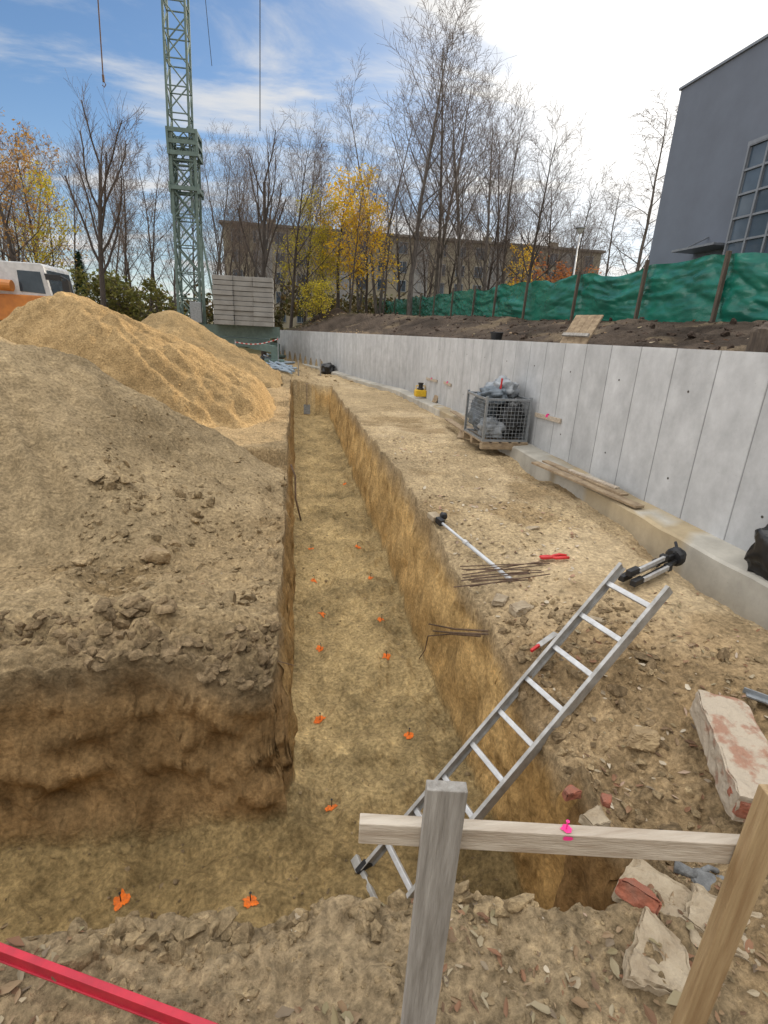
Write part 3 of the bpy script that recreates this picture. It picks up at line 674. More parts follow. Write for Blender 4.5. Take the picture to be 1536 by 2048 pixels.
for wx in (x1-.55,x0-2.2,x0-3.5):
    for wy in (ytr+.2,ytr+2.1):
        mb=MB(); mb.lathe((wx,wy+.15,.5),[(.3,0),(.48,0),(.52,.05),(.52,.25),(.48,.3),(.3,.3)],20,(0,-1,0)); wo=mb.build('wheel',M['rubber'],tk)
        mb=MB(); mb.lathe((wx,wy+.13,.5),[(.29,0),(.29,.25),(.1,.27)],16,(0,-1,0)); mb.build('rim',M['steel'],wo)

# ------------------------------------------------------------------ trees
def rv(): return Vector((rng.uniform(-1,1),rng.uniform(-1,1),rng.uniform(-1,1)))
def branch(P,p,d,L,r,lev,tw,cr_,tips):
    n=P['st'][lev]; pts=[p.copy()]; rs=[r]; ds=[d.copy()]
    for i in range(n):
        d=(d+rv()*P['jit'][lev]+Vector((0,0,P['up'][lev]))).normalized()
        p=p+d*(L/n); pts.append(p.copy()); ds.append(d.copy()); rs.append(max(P['rmin'],r*(1-(i+1)/n*(1-P['tap'][lev]))))
    (tw if lev<=P['tl'] else cr_).tube(pts,rs,(8,5,3,3,3)[lev],lev<2)
    mx=len(P['nb'])
    if lev>=mx-1: tips.append((pts[-1],L)); tips.append((pts[len(pts)//2],L))
    if lev<mx:
        k=P['nb'][lev]; s0=P['s0'][lev]
        for j in range(k):
            t=s0+(1-s0)*(j+rng.random())/k; f=t*n; i=min(int(f),n-1); q=pts[i].lerp(pts[i+1],f-i); dd=ds[i+1]
            az=j*2.4+rng.uniform(-.5,.5); an=rad(P['an'][lev])*rng.uniform(.75,1.25)
            o=dd.orthogonal().normalized(); o=Matrix.Rotation(az,3,dd)@o
            nd=(dd*math.cos(an)+o*math.sin(an)).normalized()
            branch(P,q,nd,L*P['ra'][lev]*(1-P['fa'][lev]*t)*rng.uniform(.7,1.25),max(P['rmin'],rs[i]*P['rr'][lev]),lev+1,tw,cr_,tips)
def leafcards(mb,pts,k,s0,s1,spread):
    for p,L in pts:
        for _ in range(k):
            c0=p+rv()*spread; a=rv().normalized(); b=a.orthogonal().normalized(); b=Matrix.Rotation(rng.random()*6.28,3,a)@b; c_=a.cross(b); s=rng.uniform(s0,s1)
            mb.add([c0-b*s,c0-c_*s*.55,c0+b*s,c0+c_*s*.55],[(0,1,2,3)])
def D(**k):
    b=dict(H=12,r=.15,st=(10,5,3,2),jit=(.06,.12,.16,.2),up=(.03,.09,.06,.03),tap=(.12,.15,.3,.5),nb=(16,8,7),s0=(.3,.12,.08),an=(42,38,38),ra=(.42,.45,.5),fa=(.55,.35,.2),rr=(.42,.40,.5),rmin=.0065,tl=1,stems=[(0,0)],leaf=None,bark='bark',keep=1.0)
    b.update(k); return b
KINDS={
 'tall':D(H=16,r=.16,nb=(22,9,8),s0=(.18,.1,.08),an=(34,36,38),up=(.02,.12,.08,.04),ra=(.42,.44,.5),bark='barkl'),
 'tallb':D(H=16,r=.14,nb=(16,9,8),s0=(.22,.1,.08),an=(32,36,38),up=(.02,.12,.08,.04),ra=(.4,.44,.5),bark='barkl',stems=[(.06,.02),(-.14,.05)]),
 'poll':D(H=12,r=.22,nb=(10,11,8),s0=(.4,.3,.1),an=(38,26,30),up=(.02,.18,.1,.06),ra=(.44,.42,.45),fa=(.3,.2,.2),rr=(.58,.36,.5),tap=(.45,.45,.3,.5),jit=(.06,.16,.12,.15)),
 'round':D(H=12,r=.15,nb=(22,10,8),s0=(.16,.12,.08),an=(46,40,40),up=(.02,.09,.05,.02),ra=(.48,.44,.48)),
 'thin':D(H=12,r=.10,nb=(16,8,7),s0=(.3,.15,.1),an=(36,36,38),ra=(.28,.42,.5)),
 'gold':D(H=9,r=.14,nb=(16,8,6),s0=(.16,.15,.1),an=(50,42,40),ra=(.48,.46,.5),leaf=('gold',2,.07,.125,.3),keep=.8),
 'lime':D(H=9,r=.12,nb=(15,8,5),s0=(.2,.2,.15),an=(44,42,40),ra=(.44,.44,.5),leaf=('lime',2,.065,.115,.25),keep=.75),
 'russet':D(H=12,r=.17,nb=(18,9,7),s0=(.2,.12,.1),an=(44,42,40),ra=(.44,.42,.5),leaf=('russet',1,.06,.11,.2),keep=.6),
 'birch':D(H=13,r=.12,nb=(20,9,7),s0=(.2,.12,.1),an=(46,44,44),up=(.03,.03,-.12,-.25),ra=(.3,.42,.55),bark='barkl',rmin=.007),
 'orange':D(H=5,r=.08,nb=(12,7,4),s0=(.2,.2,.15),an=(46,42,40),ra=(.44,.44,.5),leaf=('gold',1,.06,.1,.2)),
 'redbush':D(H=3,r=.05,nb=(10,7,4),s0=(.05,.1,.1),an=(50,42,40),ra=(.6,.44,.5),leaf=('redl',1,.05,.09,.16),stems=[(0,0),(.3,.2),(-.3,.1)]),
 'dullbush':D(H=3,r=.05,nb=(10,7,4),s0=(.05,.1,.1),an=(50,42,40),ra=(.6,.44,.5),leaf=('dull',2,.05,.1,.18),stems=[(0,0),(.3,.2),(-.3,.1)]),
 'limebush':D(H=3,r=.05,nb=(10,7,4),s0=(.05,.1,.1),an=(50,42,40),ra=(.6,.44,.5),leaf=('lime',1,.05,.1,.18),stems=[(0,0),(.3,.2),(-.3,.1)]),
}
MESH={}
def mk(kind):
    if kind in MESH: return MESH[kind]
    P=KINDS[kind]; tw=MB(); c_=MB(); tips=[]
    for sx,sy in P['stems']:
        d=Vector((sx,sy,1)).normalized(); branch(P,Vector((sx*.8,sy*.8,-.2)),d,P['H']*1.0,P['r'],0,tw,c_,tips)
    zs_=sorted([v.z for v in c_.v]+[v.z for v in tw.v]); zm=zs_[int(len(zs_)*.992)]
    def me(nm,mb,m):
        q=bpy.data.meshes.new(nm); q.from_pydata([tuple(v) for v in mb.v],[],mb.f); q.update(); q.materials.append(m); return q
    lf=None
    if P['leaf']:
        l,k,s0,s1,sp=P['leaf']; lb=MB()
        # leaves hang on in patches: a low-frequency noise decides where the crown is already bare
        tt=[t for t in tips if P['keep']>=1 or mnoise.noise(t[0]*.55+Vector((3,7,1)))+.35*rng.uniform(-1,1)>.45-P['keep']]
        leafcards(lb,tt,k,s0,s1,sp); lf=me('leaves',lb,M[l])
    MESH[kind]=(me('trunk',tw,M[P['bark']]),me('crown',c_,M['twig']),lf,zm); return MESH[kind]
def tree(kind,px,top,Yd,rz,label,sx=1,name='tree',cat='tree',group=None,lean=None):
    if lean is None: lean=.045 if px<700 else (-.01)
    t_,c_,l_,H=mk(kind); b=PY(px,580,Yd); z0=zg(b.x,Yd); h=PY(px,top,Yd).z-z0
    r_=thing(name,label,cat,(b.x,Yd,z0-.05),group); s=h/H; r_.scale=(s*sx,s*sx,s)
    r_.rotation_euler=(Matrix.Rotation(lean,3,'Y')@Matrix.Rotation(rz,3,'Z')).to_euler()
    a=bpy.data.objects.new('trunk',t_); COL.objects.link(a); a.parent=r_
    k=bpy.data.objects.new('crown',c_); COL.objects.link(k); k.parent=r_
    if l_: q=bpy.data.objects.new('leaves',l_); COL.objects.link(q); q.parent=k
    return r_
tree('russet',42,165,34,.3,'sparse russet leaved tree at far left above the truck cab',1.15)
tree('lime',112,340,37,1.0,'thin yellow leaved tree between the truck and pollarded tree',.8)
tree('russet',84,260,40,2.2,'smaller russet tree second from left edge of row')
tree('poll',192,180,27,.6,'dark pollarded tree with brushy shoots left of crane mast',1.0,lean=.06)
tree('thin',243,230,34,1.3,'slim bare tree just right of dark pollarded tree',1.2)
tree('thin',288,265,38,2.9,'slim bare tree midway between pollarded tree and crane',1.2)
tree('thin',312,290,42,.2,'slim bare tree close to left side of crane mast',1.2)
tree('tall',425,245,41,.9,'bare tree close to right side of crane mast')
tree('tallb',470,290,44,2.0,'bare twin stemmed tree above the concrete ballast slabs')
tree('poll',524,230,31,2.4,'pollarded bare tree directly right of the ballast slabs',.95)
tree('round',580,215,35,.4,'leaning bare tree left of the golden tree',.9,lean=.1)
tree('lime',608,380,36,1.9,'yellow green leaved tree behind the leaning bare tree',1.0)
tree('gold',676,335,36,.8,'golden leaved autumn tree in the middle of the row',1.15)
tree('gold',735,380,38,2.8,'smaller golden tree on right of the big golden tree',1.1)
tree('lime',640,445,35,4.1,'low yellow green tree in front of the golden tree',1.1)
tree('thin',768,370,34,1.1,'slim bare tree right of the golden trees',1.2)
tree('thin',700,330,33,2.1,'slim dark bare tree in front of the golden trees',1.1)
tree('tall',822,0,35,.2,'tallest bare tree, left of the trio above the fence',1.35)
tree('tallb',872,45,39,1.4,'tall pale bare tree in middle of the tall trio',1.3)
tree('tall',918,60,36,3.3,'tall bare tree on right side of the tall trio',1.35)
tree('round',1058,205,40,.5,'broad bare round crowned tree right of the tall trio',1.0)
tree('round',975,280,46,2.5,'bushy bare tree behind the fence between taller trees',.9)
tree('thin',1130,320,44,1.7,'slim bare tree right of the broad round crowned tree',1.3)
tree('birch',1212,345,46,.3,'small pale bare tree left of the tall birch',1.2)
tree('birch',1272,180,31,1.2,'tall slender birch with drooping twigs beside grey building',1.3)
tree('orange',1043,490,43,.4,'small orange leaved tree in front of apartment block')
tree('redbush',1130,528,44,.4,'red leaved bush behind the green fence near lamp',1.6,'bush','bush')
tree('dullbush',240,552,33,.4,'dull green bush left of the crane base',1.3,'bush','bush')
tree('limebush',640,560,33,1.9,'yellow green bush under the golden tree',1.2,'bush','bush')
tree('thin',15,320,42,.8,'slim bare tree at extreme left edge of picture',1.2)
for i,(kd,px,tp,Yd) in enumerate((('tallb',760,150,43),('tall',968,110,44),('tallb',1005,180,46),('tallb',720,270,46),('round',1090,300,48),('round',800,340,46),('round',900,360,48),('round',850,400,50),('round',1045,380,50))):
    tree(kd,px,tp,Yd,i*2.3+.5,'bare tree filling the tall clump of trees above the fence',1.15,group='bare trees filling the tall clump')
for i,(kd,px,tp,Yd) in enumerate((('tall',385,300,50),('tall',555,290,50),('tallb',215,300,48),('tallb',640,290,54),('tall',150,280,46),('tall',70,240,44),('tallb',30,280,48),('tall',260,290,46),('tallb',450,280,47),('tall',345,290,44),('tallb',500,290,48),('tall',610,260,46),('tall',5,250,50),('tallb',1150,360,58),('round',1165,420,60),('tall',860,330,52),('round',480,380,50),('round',700,400,52),('round',1010,400,52),('round',545,400,47),('round',1100,430,52),('round',940,420,54))):
    tree(kd,px,tp,Yd,i*1.7,'distant bare tree in the grey screen of trees behind the site',1.0,group='distant bare trees behind the site')
b=PY(163,560,37); z0=zg(b.x,37); h=PY(163,505,37).z-z0
cf=thing('conifer','dark green conifer behind the truck near the pollarded tree','tree',(b.x,37,z0))
mb=MB(); mb.tube([(b.x,37,z0-.2),(b.x,37,z0+h)],[.12,.02],7); mb.build('trunk',M['bark'],cf)
mb=MB()
for i in range(2600):
    f=rng.random(); z=h*(.08+.92*f); rr=(1-f)**.8*h*.3*(.35+.65*rng.random()); a=rng.random()*6.28
    c0=Vector((b.x+rr*math.cos(a),37+rr*math.sin(a),z0+z-rr*.25)); u=Vector((math.cos(a),math.sin(a),-.4)).normalized(); w=u.cross(Vector((0,0,1))).normalized(); s=rng.uniform(.08,.2)
    mb.add([c0-u*s-w*s*.3,c0-u*s+w*s*.3,c0+u*s+w*s*.12,c0+u*s-w*s*.12],[(0,1,2,3)])
mb.build('crown',M['evergreen'],cf)
mb=MB(); tips=[]
for i in range(12000):
    px=rng.uniform(-60,1330); Yd=rng.uniform(45,58); X_=PY(px,580,Yd).x; z0=1.3 if X_<-1 else 2.5
    hh=3.2*(.35+.65*float(abs(mnoise.noise(Vector((X_*.22,Yd*.2,3)))))*1.6); tips.append((Vector((X_,Yd,z0+rng.random()*hh)),1))
leafcards(mb,tips,1,.12,.3,.1)
tag(mb.build('undergrowth',M['brush'],origin=(0,50,1)),'low brown green undergrowth under the row of trees','undergrowth',kind='stuff')

# ------------------------------------------------------------------ street lamp
p=PY(1141,590,38); z0=float(zg(p.x,38)); tp=PY(1153,452,38)
sl=thing('street_lamp','pale street lamp with mushroom head behind the green fence','lamp',(p.x,38,z0))
mb=MB(); mb.tube([(p.x,38,z0-.2),(p.x,38,z0+1.2),(p.x,38,tp.z-.5)],[.08,.07,.045],10); mb.build('pole',M['white'],sl,smooth=True)
mb=MB(); mb.lathe((p.x,38,tp.z-.5),[(.05,0),(.12,.05),(.24,.32),(.26,.36)],16); mb.build('lantern',M['white'],sl,smooth=True)
mb=MB(); mb.lathe((p.x,38,tp.z-.14),[(.36,0),(.34,.05),(.16,.13),(.03,.16)],16); mb.build('lamp_shade',M['frame'],sl,smooth=True)

# ------------------------------------------------------------------ batter board in the foreground
u=Vector((.983,-.182,0)).normalized(); nn=Vector((.182,.983,0)).normalized()
q=PY(893,1575,.734); p1=Vector((q.x,.734,0)); ztp=q.z
bb=thing('batter_board','timber batter board with two upright posts and pale cross plank','batter board',(.28,.74,0))
mb=MB(); mb.bar(p1+Vector((-.01,0,-.25)),p1+Vector((.002,.004,ztp)),.079,.026,nn); mb.build('post',M['greywood'],bb,bevel=.002,label='grey weathered upright post')
pc=p1+nn*.029; z=PY(800,1676,.76).z
mb=MB(); mb.bar(pc-u*.166+Vector((0,0,z)),pc+u*.64+Vector((0,0,z-.004)),.026,.056,(0,0,1)); plk=mb.build('cross_plank',M['newwood'],bb,bevel=.002,label='pale sawn cross plank with pink marked nail')
p2=PY(1507,1710,.618); p2=Vector((p2.x,.618,0))
mb=MB(); mb.bar(p2+Vector((0,0,-.25)),p2+Vector((0.0,0,.86)),.056,.03,nn); mb.build('post',M['newwoodz'],bb,bevel=.002,label='fresh yellow upright post at right edge')
nl=G(1137,1668,z+.03); f=(nl-pc).dot(u); nl=pc+u*f+Vector((0,0,z+.027))
mb=MB(); mb.tube([nl-Vector((0,0,.02)),nl+Vector((0,0,.022))],.0016,8); mb.lathe(nl+Vector((0,0,.02)),[(.0038,0),(.0038,.002)],10); mb.build('nail',M['pink'],plk)
mb=MB(); q=[]
for k in range(14):
    a=k/14*6.28; q.append(nl+u*math.cos(a)*.012*rng.uniform(.6,1.2)+nn*math.sin(a)*.0105+Vector((0,0,.0016)))
mb.add(q,[tuple(range(14))])
q=[nl-nn*.0147+u*(.011*math.cos(k/12*6.28)*rng.uniform(.6,1.3))+Vector((0,0,-.008+.006*math.sin(k/12*6.28)*rng.uniform(.7,1.3))) for k in range(12)]
mb.add(q,[tuple(range(12))]); mb.build('paint_mark',M['pink'],plk)

# ------------------------------------------------------------------ red spirit level
A=G(0,1905,.035); B=G(430,2068,.035); dr=(B-A).normalized(); A2=A-dr*.35; B2=B+dr*.35
for v in (A2,B2): v.z=.036
sv=thing('spirit_level','long red spirit level lying on soil at bottom left corner','spirit level',((A2+B2)/2))
mb=MB(); mb.bar(A2,B2,.010,.04); mb.bar(A2+Vector((0,0,.023)),B2+Vector((0,0,.023)),.018,.006); mb.bar(A2-Vector((0,0,.023)),B2-Vector((0,0,.023)),.018,.006); mb.build('body',M['red'],sv,bevel=.0015)
for f in (.1,.9):
    c0=A2.lerp(B2,f); mb=MB(); mb.bar(c0-dr*.02,c0+dr*.02,.016,.028); mb.build('vial_block',M['yellow'],sv,bevel=.003)

# ------------------------------------------------------------------ ladder
F0=G(750,1792,-1.23); T0=PS(1290,1153,2.93); ax=(T0-F0).normalized(); sdv=Vector((ax.y,-ax.x,0)).normalized()
up_=sdv.cross(ax).normalized(); 
if up_.z<0: up_=-up_
ld=thing('ladder','aluminium ladder leaning from trench floor against right trench edge','ladder',F0)
W=.325; Ln=(T0-F0).length
for s_ in (-1,1):
    o_=sdv*(s_*W/2)
    e0=F0+o_; e1=T0+o_; mb=MB()
    mb.bar(e0,e1,.006,.062,up_); 
    mb.bar(e0+up_*.029-sdv*s_*.008,e1+up_*.029-sdv*s_*.008,.02,.005,up_); mb.bar(e0-up_*.029-sdv*s_*.008,e1-up_*.029-sdv*s_*.008,.02,.005,up_)
    mb.build('side_rail',M['alud'],ld)
    mb=MB(); mb.bar(e0-ax*.03,e0+ax*.05,.03,.07,up_); mb.build('rubber_foot',M['black'],ld,bevel=.004)
nr=9
for k in range(nr):
    c0=F0+ax*(.2+(Ln-.34)*k/(nr-1)); mb=MB(); mb.bar(c0-sdv*(W/2-.001),c0+sdv*(W/2-.001),.03,.026,up_); mb.build('rung',M['alu'],ld,bevel=.004)
mb=MB(); c0=F0-ax*.02; mb.bar(c0-sdv*(W/2+.09),c0+sdv*(W/2+.09),.05,.03,up_); mb.build('stabiliser_bar',M['alud'],ld,bevel=.004)

# ------------------------------------------------------------------ marker nails in the trench
NL=[('left',663,1612),('left',640,1443),('left',641,1300),('left',643,1228),('left',627,1160),('left',622,1098),
    ('right',818,1473),('right',773,1306),('right',763,1241),('right',742,1158),('right',716,1092),('right',689,968)]
OR=['nearest','second','third','fourth','fifth','sixth']; cnt={'left':0,'right':0}
def marker(px,py,label,sc=1):
    p=G(px,py,-1.24); z=zg(p.x,p.y); p=G(px,py,z); z=zg(p.x,p.y)
    t_=thing('marker_nail',label,'marker nail',(p.x,p.y,z),'orange sprayed marker nails on the trench floor')
    mb=MB(); mb.tube([(p.x,p.y,z-.04),(p.x+rng.uniform(-.01,.01),p.y,z+.07)],.003,6); mb.lathe((p.x,p.y,z+.065),[(.007,0),(.007,.004)],8); mb.build('nail',M['black'],t_)
    rings=5; ns=30; vs=[(p.x,p.y)]
    for r_ in range(1,rings+1):
        for k in range(ns):
            a=k/ns*6.28; nz_=mnoise.noise(Vector((math.cos(a)*1.2+px,math.sin(a)*1.2+py,0)))+.6*mnoise.noise(Vector((math.cos(a)*5+px,math.sin(a)*5+py,5)))
            rr=.034*sc*r_/rings*(1+.6*nz_*(r_/rings)); vs.append((p.x+rr*math.cos(a)*1.1,p.y+rr*math.sin(a)*1.0))
    va=np.array(vs); zz=terrain(va[:,0],va[:,1])[0]+.007
    mb=MB(); fs=[(0,1+k,1+(k+1)%ns) for k in range(ns)]
    for r_ in range(rings-1):
        for k in range(ns): a=1+r_*ns+k; b_=1+r_*ns+(k+1)%ns; fs.append((a,a+ns,b_+ns,b_))
    mb.add([Vector((x_,y_,z_)) for (x_,y_),z_ in zip(vs,zz)],fs); mb.build('paint_spot',M['orange'],t_)
for sd_n,px,py in NL:
    k=cnt[sd_n]; cnt[sd_n]+=1; marker(px,py,f'orange sprayed nail, {OR[k]} from ladder in {sd_n} row on trench floor')
marker(243,1806,'orange sprayed nail in side trench, farther left of the two'); marker(502,1806,'orange sprayed nail in side trench, nearer the ladder foot')

# ------------------------------------------------------------------ things on the right bank
def gz(px,py,h=0):
    p=G(px,py,0)
    for _ in range(4): p=G(px,py,zg(p.x,p.y)+h)
    return p
a=gz(872,1036,.05); b=gz(1022,1160,.03)
po=thing('measuring_pole','white telescopic measuring pole lying at edge of trench','measuring pole',(a+b)/2)
m_=a.lerp(b,.45); mb=MB(); mb.tube([a,m_],.012,8); mb.tube([m_,b],.0165,8); mb.build('tube',M['white'],po,smooth=True)
mb=MB(); mb.tube([m_-(b-a)*.02,m_+(b-a)*.02],.022,8); mb.build('clamp',M['alu'],po)
mb=MB(); mb.tube([b-(b-a)*.03,b],.02,8); mb.build('end_cap',M['alu'],po)
mb=MB(); dv=(b-a).normalized(); mb.bar(a-dv*.09,a+dv*.03,.09,.05); mb.build('head_plate',M['rubble'],po,bevel=.008)
mb=MB(); mb.bar(a+dv*.03,a+dv*.12,.05,.06); mb.rock(a+dv*.05+Vector((.05,.03,.03)),(.07,.06,.07),None,3,2,.15,.7); mb.build('head_clamp',M['black'],po,bevel=.006)
for i in range(13):
    f=i/12; x0_=930+20*math.sin(i*2.1)+rng.uniform(-12,12); y0_=1138+36*f+rng.uniform(-6,6); x1_=1105+rng.uniform(-50,14); y1_=1129+26*f+rng.uniform(-12,12)
    a=gz(x0_,y0_,.015+.006*(i%3)); b=gz(x1_,y1_,.015+.006*((i+1)%3)); mb=MB(); mb.tube([a,a.lerp(b,.5)+Vector((0,0,.004)),b],.0042,6)
    tag(mb.build('steel_rod',M['rust'],origin=(a+b)/2),'thin rusty steel rod in bundle of rods beside white measuring pole','steel rod','bundle of rusty steel rods')
p=gz(1105,1114,.03); pr=thing('cutting_pliers','red handled cutting pliers lying on the soil beside rods','pliers',p)
for s_ in (-1,1):
    mb=MB(); mb.tube([p+Vector((-.02,0,0)),p+Vector((.02,.022*s_,0)),p+Vector((.07,.03*s_,.005)),p+Vector((.13,.02*s_,0))],[.009,.013,.014,.012],8); mb.build('handle',M['redp'],pr,smooth=True)
mb=MB(); mb.rock(p+Vector((-.055,0,0)),(.11,.05,.03),None,2,2,.1,.7); mb.build('jaws',M['redp'],pr)
a=gz(1258,1160,.06); b=gz(1350,1118,.07); dv=(b-a).normalized(); sv2=Vector((-dv.y,dv.x,0)).normalized()
tr=thing('folded_tripod','folded black and silver tripod lying beyond the ladder top','tripod',(a+b)/2)
for k,(o1,o2) in enumerate(((-.045,0),(.045,0),(0,.06))):
    off=sv2*o1+Vector((0,0,o2)); mb=MB(); mb.bar(a+off,b+off*.6,.024,.028); lg=mb.build('leg',M['black'],tr,bevel=.003)
    mb=MB(); mb.bar(a.lerp(b,.12)+off-sv2*.02+Vector((0,0,.008)),a.lerp(b,.66)+off-sv2*.014+Vector((0,0,.008)),.022,.034); mb.build('leg_tube',M['alu'],lg,bevel=.003)
    mb=MB(); mb.bar(a-dv*.03+off,a+dv*.09+off,.044,.046); mb.build('leg_tip',M['black'],lg,bevel=.004)
    mb=MB(); mb.bar(a.lerp(b,.66)+off,a.lerp(b,.74)+off,.05,.05); mb.build('leg_clamp',M['black'],lg,bevel=.004)
mb=MB(); mb.lathe(b-dv*.04+Vector((0,0,.02)),[(.06,0),(.075,.02),(.075,.05),(.045,.08),(.04,.13)],14,dv); mb.rock(b+Vector((0,0,.06)),(.09,.09,.08),None,1,2,.1,.8); mb.tube([b+Vector((0,0,.08)),b+dv*.08+sv2*.06+Vector((0,0,.1))],.012,7); mb.build('head',M['black'],tr)
a=gz(1062,1302,.03); b=gz(1112,1266,.03); tw=thing('hand_saw','small hand tool with red grip and pale blade near ladder','hand tool',a)
mb=MB(); mb.bar(a.lerp(b,.3),b,.035,.006); mb.build('blade',M['alud'],tw)
mb=MB(); mb.bar(a,a.lerp(b,.32),.018,.022); mb.build('grip',M['redp'],tw,bevel=.006)
# masonry block
a=Vector((1.99,1.80,0)); b=Vector((1.70,1.2,0)); dv=(b-a).normalized(); ang=math.atan2(dv.y,dv.x); zb=zg(1.85,1.5)
rt=Matrix.Rotation(ang,3,'Z')@Matrix.Rotation(.05,3,'Y')
mk_=thing('masonry_block','long chunk of old brickwork with pale mortar at right edge','masonry block',(1.83,1.5,zb))
c0=Vector((1.88,1.5,-.015)); mb=MB(); mb.block(c0,(.6,.21,.14),rt,4,26,.014,9,.05); mb.build('mortared_bricks',M['mortar'],mk_)
mb=MB(); mb.block(c0+dv*.275+Vector((0,0,-.012)),(.08,.195,.085),rt,7,12,.012,12,.1); mb.build('exposed_brick',M['brick'],mk_)
def slab(nm,label,cat,px,py,dim,m,h=.03,rz=0,seed=1,amp=.012,tilt=0,skew=.25):
    p=gz(px,py,h); mb=MB(); mb.block(p,dim,Matrix.Rotation(rz,3,'Z')@Matrix.Rotation(tilt,3,'X'),seed,14,amp,14,skew)
    return tag(mb.build(nm,m,origin=p),label,cat)
def chunk(nm,label,cat,px,py,dim,m,h=.03,rz=0,seed=1,boxy=.35,amp=.14,tilt=0,fc_=7):
    p=gz(px,py,h); mb=MB(); mb.rock(p,dim,Matrix.Rotation(rz,3,'Z')@Matrix.Rotation(tilt,3,'X'),seed,4,amp,boxy,2,fc_)
    return tag(mb.build(nm,m,origin=p),label,cat)
slab('brick_fragment','red brick fragment with rubble under the cross plank at right','brick',1280,1792,(.1,.04,.055),M['brick'],.004,2.2,2,.012,.3)
slab('brick_fragment','small red brick fragment at lower end of brickwork chunk','brick',1212,1600,(.05,.035,.025),M['brick'],.003,1.1,5,.008)
slab('brick_fragment','dark red brick fragment on rubble left of small fragment','brick',1140,1585,(.06,.045,.035),M['brick'],.003,.3,8,.009)
slab('mortar_slab','largest pale mortar slab, lying in front of the glove','rubble',1345,1822,(.30,.17,.04),M['rubble'],-.010,-.95,9,.016,.08,.3)
slab('mortar_slab','flat pale mortar slab right of the largest slab, by the yellow post','rubble',1450,1850,(.2,.16,.035),M['rubble'],-.012,-.8,12,.016,.05,.3)
slab('mortar_slab','flat pale mortar slab in bottom right corner, nearest to camera','rubble',1320,1915,(.2,.15,.022),M['rubble'],-.009,.9,15,.016,.04,.3)
slab('concrete_chunk','grey broken concrete chunk right of the steel rods','rubble',1040,1218,(.15,.1,.06),M['rubble'],.02,.4,3,.016)
slab('concrete_chunk','flat grey concrete piece left of larger concrete chunk','rubble',1000,1200,(.13,.09,.035),M['rubble'],.01,.9,6,.012)
chunk('soil_lump','large ochre soil lump between ladder and brickwork chunk','soil lump',1280,1478,(.17,.15,.11),M['lump'],.02,.2,11,.6,.2)
chunk('soil_lump','large rounded soil lump at foot of the near heap','soil lump',312,1110,(.24,.19,.17),M['lump'],.06,.2,14,.65,.18)
chunk('soil_lump','pale angular soil lump on left bank near heap foot','soil lump',352,1090,(.12,.1,.09),M['lump'],.04,.8,15,.6,.2)
chunk('pale_stone','pale flat stone on right bank above the red pliers','stone',1065,1055,(.14,.07,.035),M['rubble'],.01,.2,17,.5,.15)
chunk('pale_stone','white stone on lip of the trench left of post','stone',600,1832,(.03,.026,.026),M['rubble'],.01,.2,18,.6,.15)
slab('pale_stone','grey lump of mortar resting on rubble above plank','stone',1190,1640,(.09,.07,.04),M['rubble'],.005,.2,19,.012)
chunk('pale_stone','cream stone lying under the ladder top','stone',1200,1240,(.12,.06,.03),M['rubble'],.01,-.5,20,.5,.2)
a=gz(1492,1388,.04); b=gz(1560,1412,.04); mb=MB(); mb.bar(a,b,.04,.008); mb.bar(a+Vector((0,.02,.01)),b+Vector((0,.02,.01)),.008,.03); tag(mb.build('metal_bar',M['steel'],origin=a),'grey metal angle bar above brickwork chunk at right edge','metal bar')
# glove: palm, cuff, four bent fingers and a thumb in one mesh
p=gz(1412,1762,.014); gl=MB(); 
dv=Vector((.72,-.6,0)).normalized(); pv=Vector((dv.y,-dv.x,0))
gl.rock(p,(.085,.078,.022),Matrix.Rotation(math.atan2(dv.y,dv.x),3,'Z'),3,3,.2,.7)
gl.tube([p-dv*.03,p-dv*.06+Vector((0,0,.003)),p-dv*.095+Vector((0,0,.002))],[.017,.018,.022],12)
for k,(o1,L_,bd) in enumerate(((-.031,.055,-.012),(-.010,.072,.004),(.011,.068,.010),(.031,.05,.018))):
    q=p+dv*.032+pv*o1; gl.tube([q,q+dv*L_*.45+pv*bd*.4+Vector((0,0,.008)),q+dv*L_*.8+pv*bd+Vector((0,0,.004)),q+dv*L_+pv*bd*1.2+Vector((0,0,-.006)),q+dv*(L_+.004)+pv*bd*1.2+Vector((0,0,-.008))],[.0105,.0098,.009,.008,.003],8)
q=p-pv*.032-dv*.01; gl.tube([q,q-pv*.022+dv*.018+Vector((0,0,.006)),q-pv*.03+dv*.045,q-pv*.03+dv*.05],[.012,.010,.0085,.003],8)
tag(gl.build('work_glove',M['glove'],origin=p,smooth=True),'grey work glove lying on rubble behind the cross plank','glove')
def root(pts,rs,label,nm='root'):
    mb=MB(); mb.tube(pts,rs,6); tag(mb.build(nm,M['root'],origin=pts[0],smooth=True),label,nm)
for i,(A_,lab) in enumerate((([(975,1262),(910,1258),(858,1248)],'upper thin root sticking out of right trench wall'),([(960,1272),(900,1268),(856,1272),(850,1300),(838,1318)],'bent root hanging from right trench wall'),([(975,1268),(915,1266),(866,1262)],'lower thin root sticking out of right trench wall'))):
    pts=[PX(px,py,1.23-.16*k/len(A_)-.02*i) for k,(px,py) in enumerate(A_)]; root(pts,[.008-.001*k for k in range(len(pts))],lab)
pts=[PY(525,1312,2.75),PY(555,1322,2.7),PY(592,1332,2.62)]; root(pts,[.003,.003,.002],'thin root sprouting from left trench wall')
pts=[Vector((-.07,8.1,-.42)),Vector((0,8.05,-.6)),Vector((.0,7.85,-.9)),Vector((.08,7.7,-1.22))]; root(pts,[.016,.015,.014,.013],'dark bent stick leaning on left trench wall','stick')

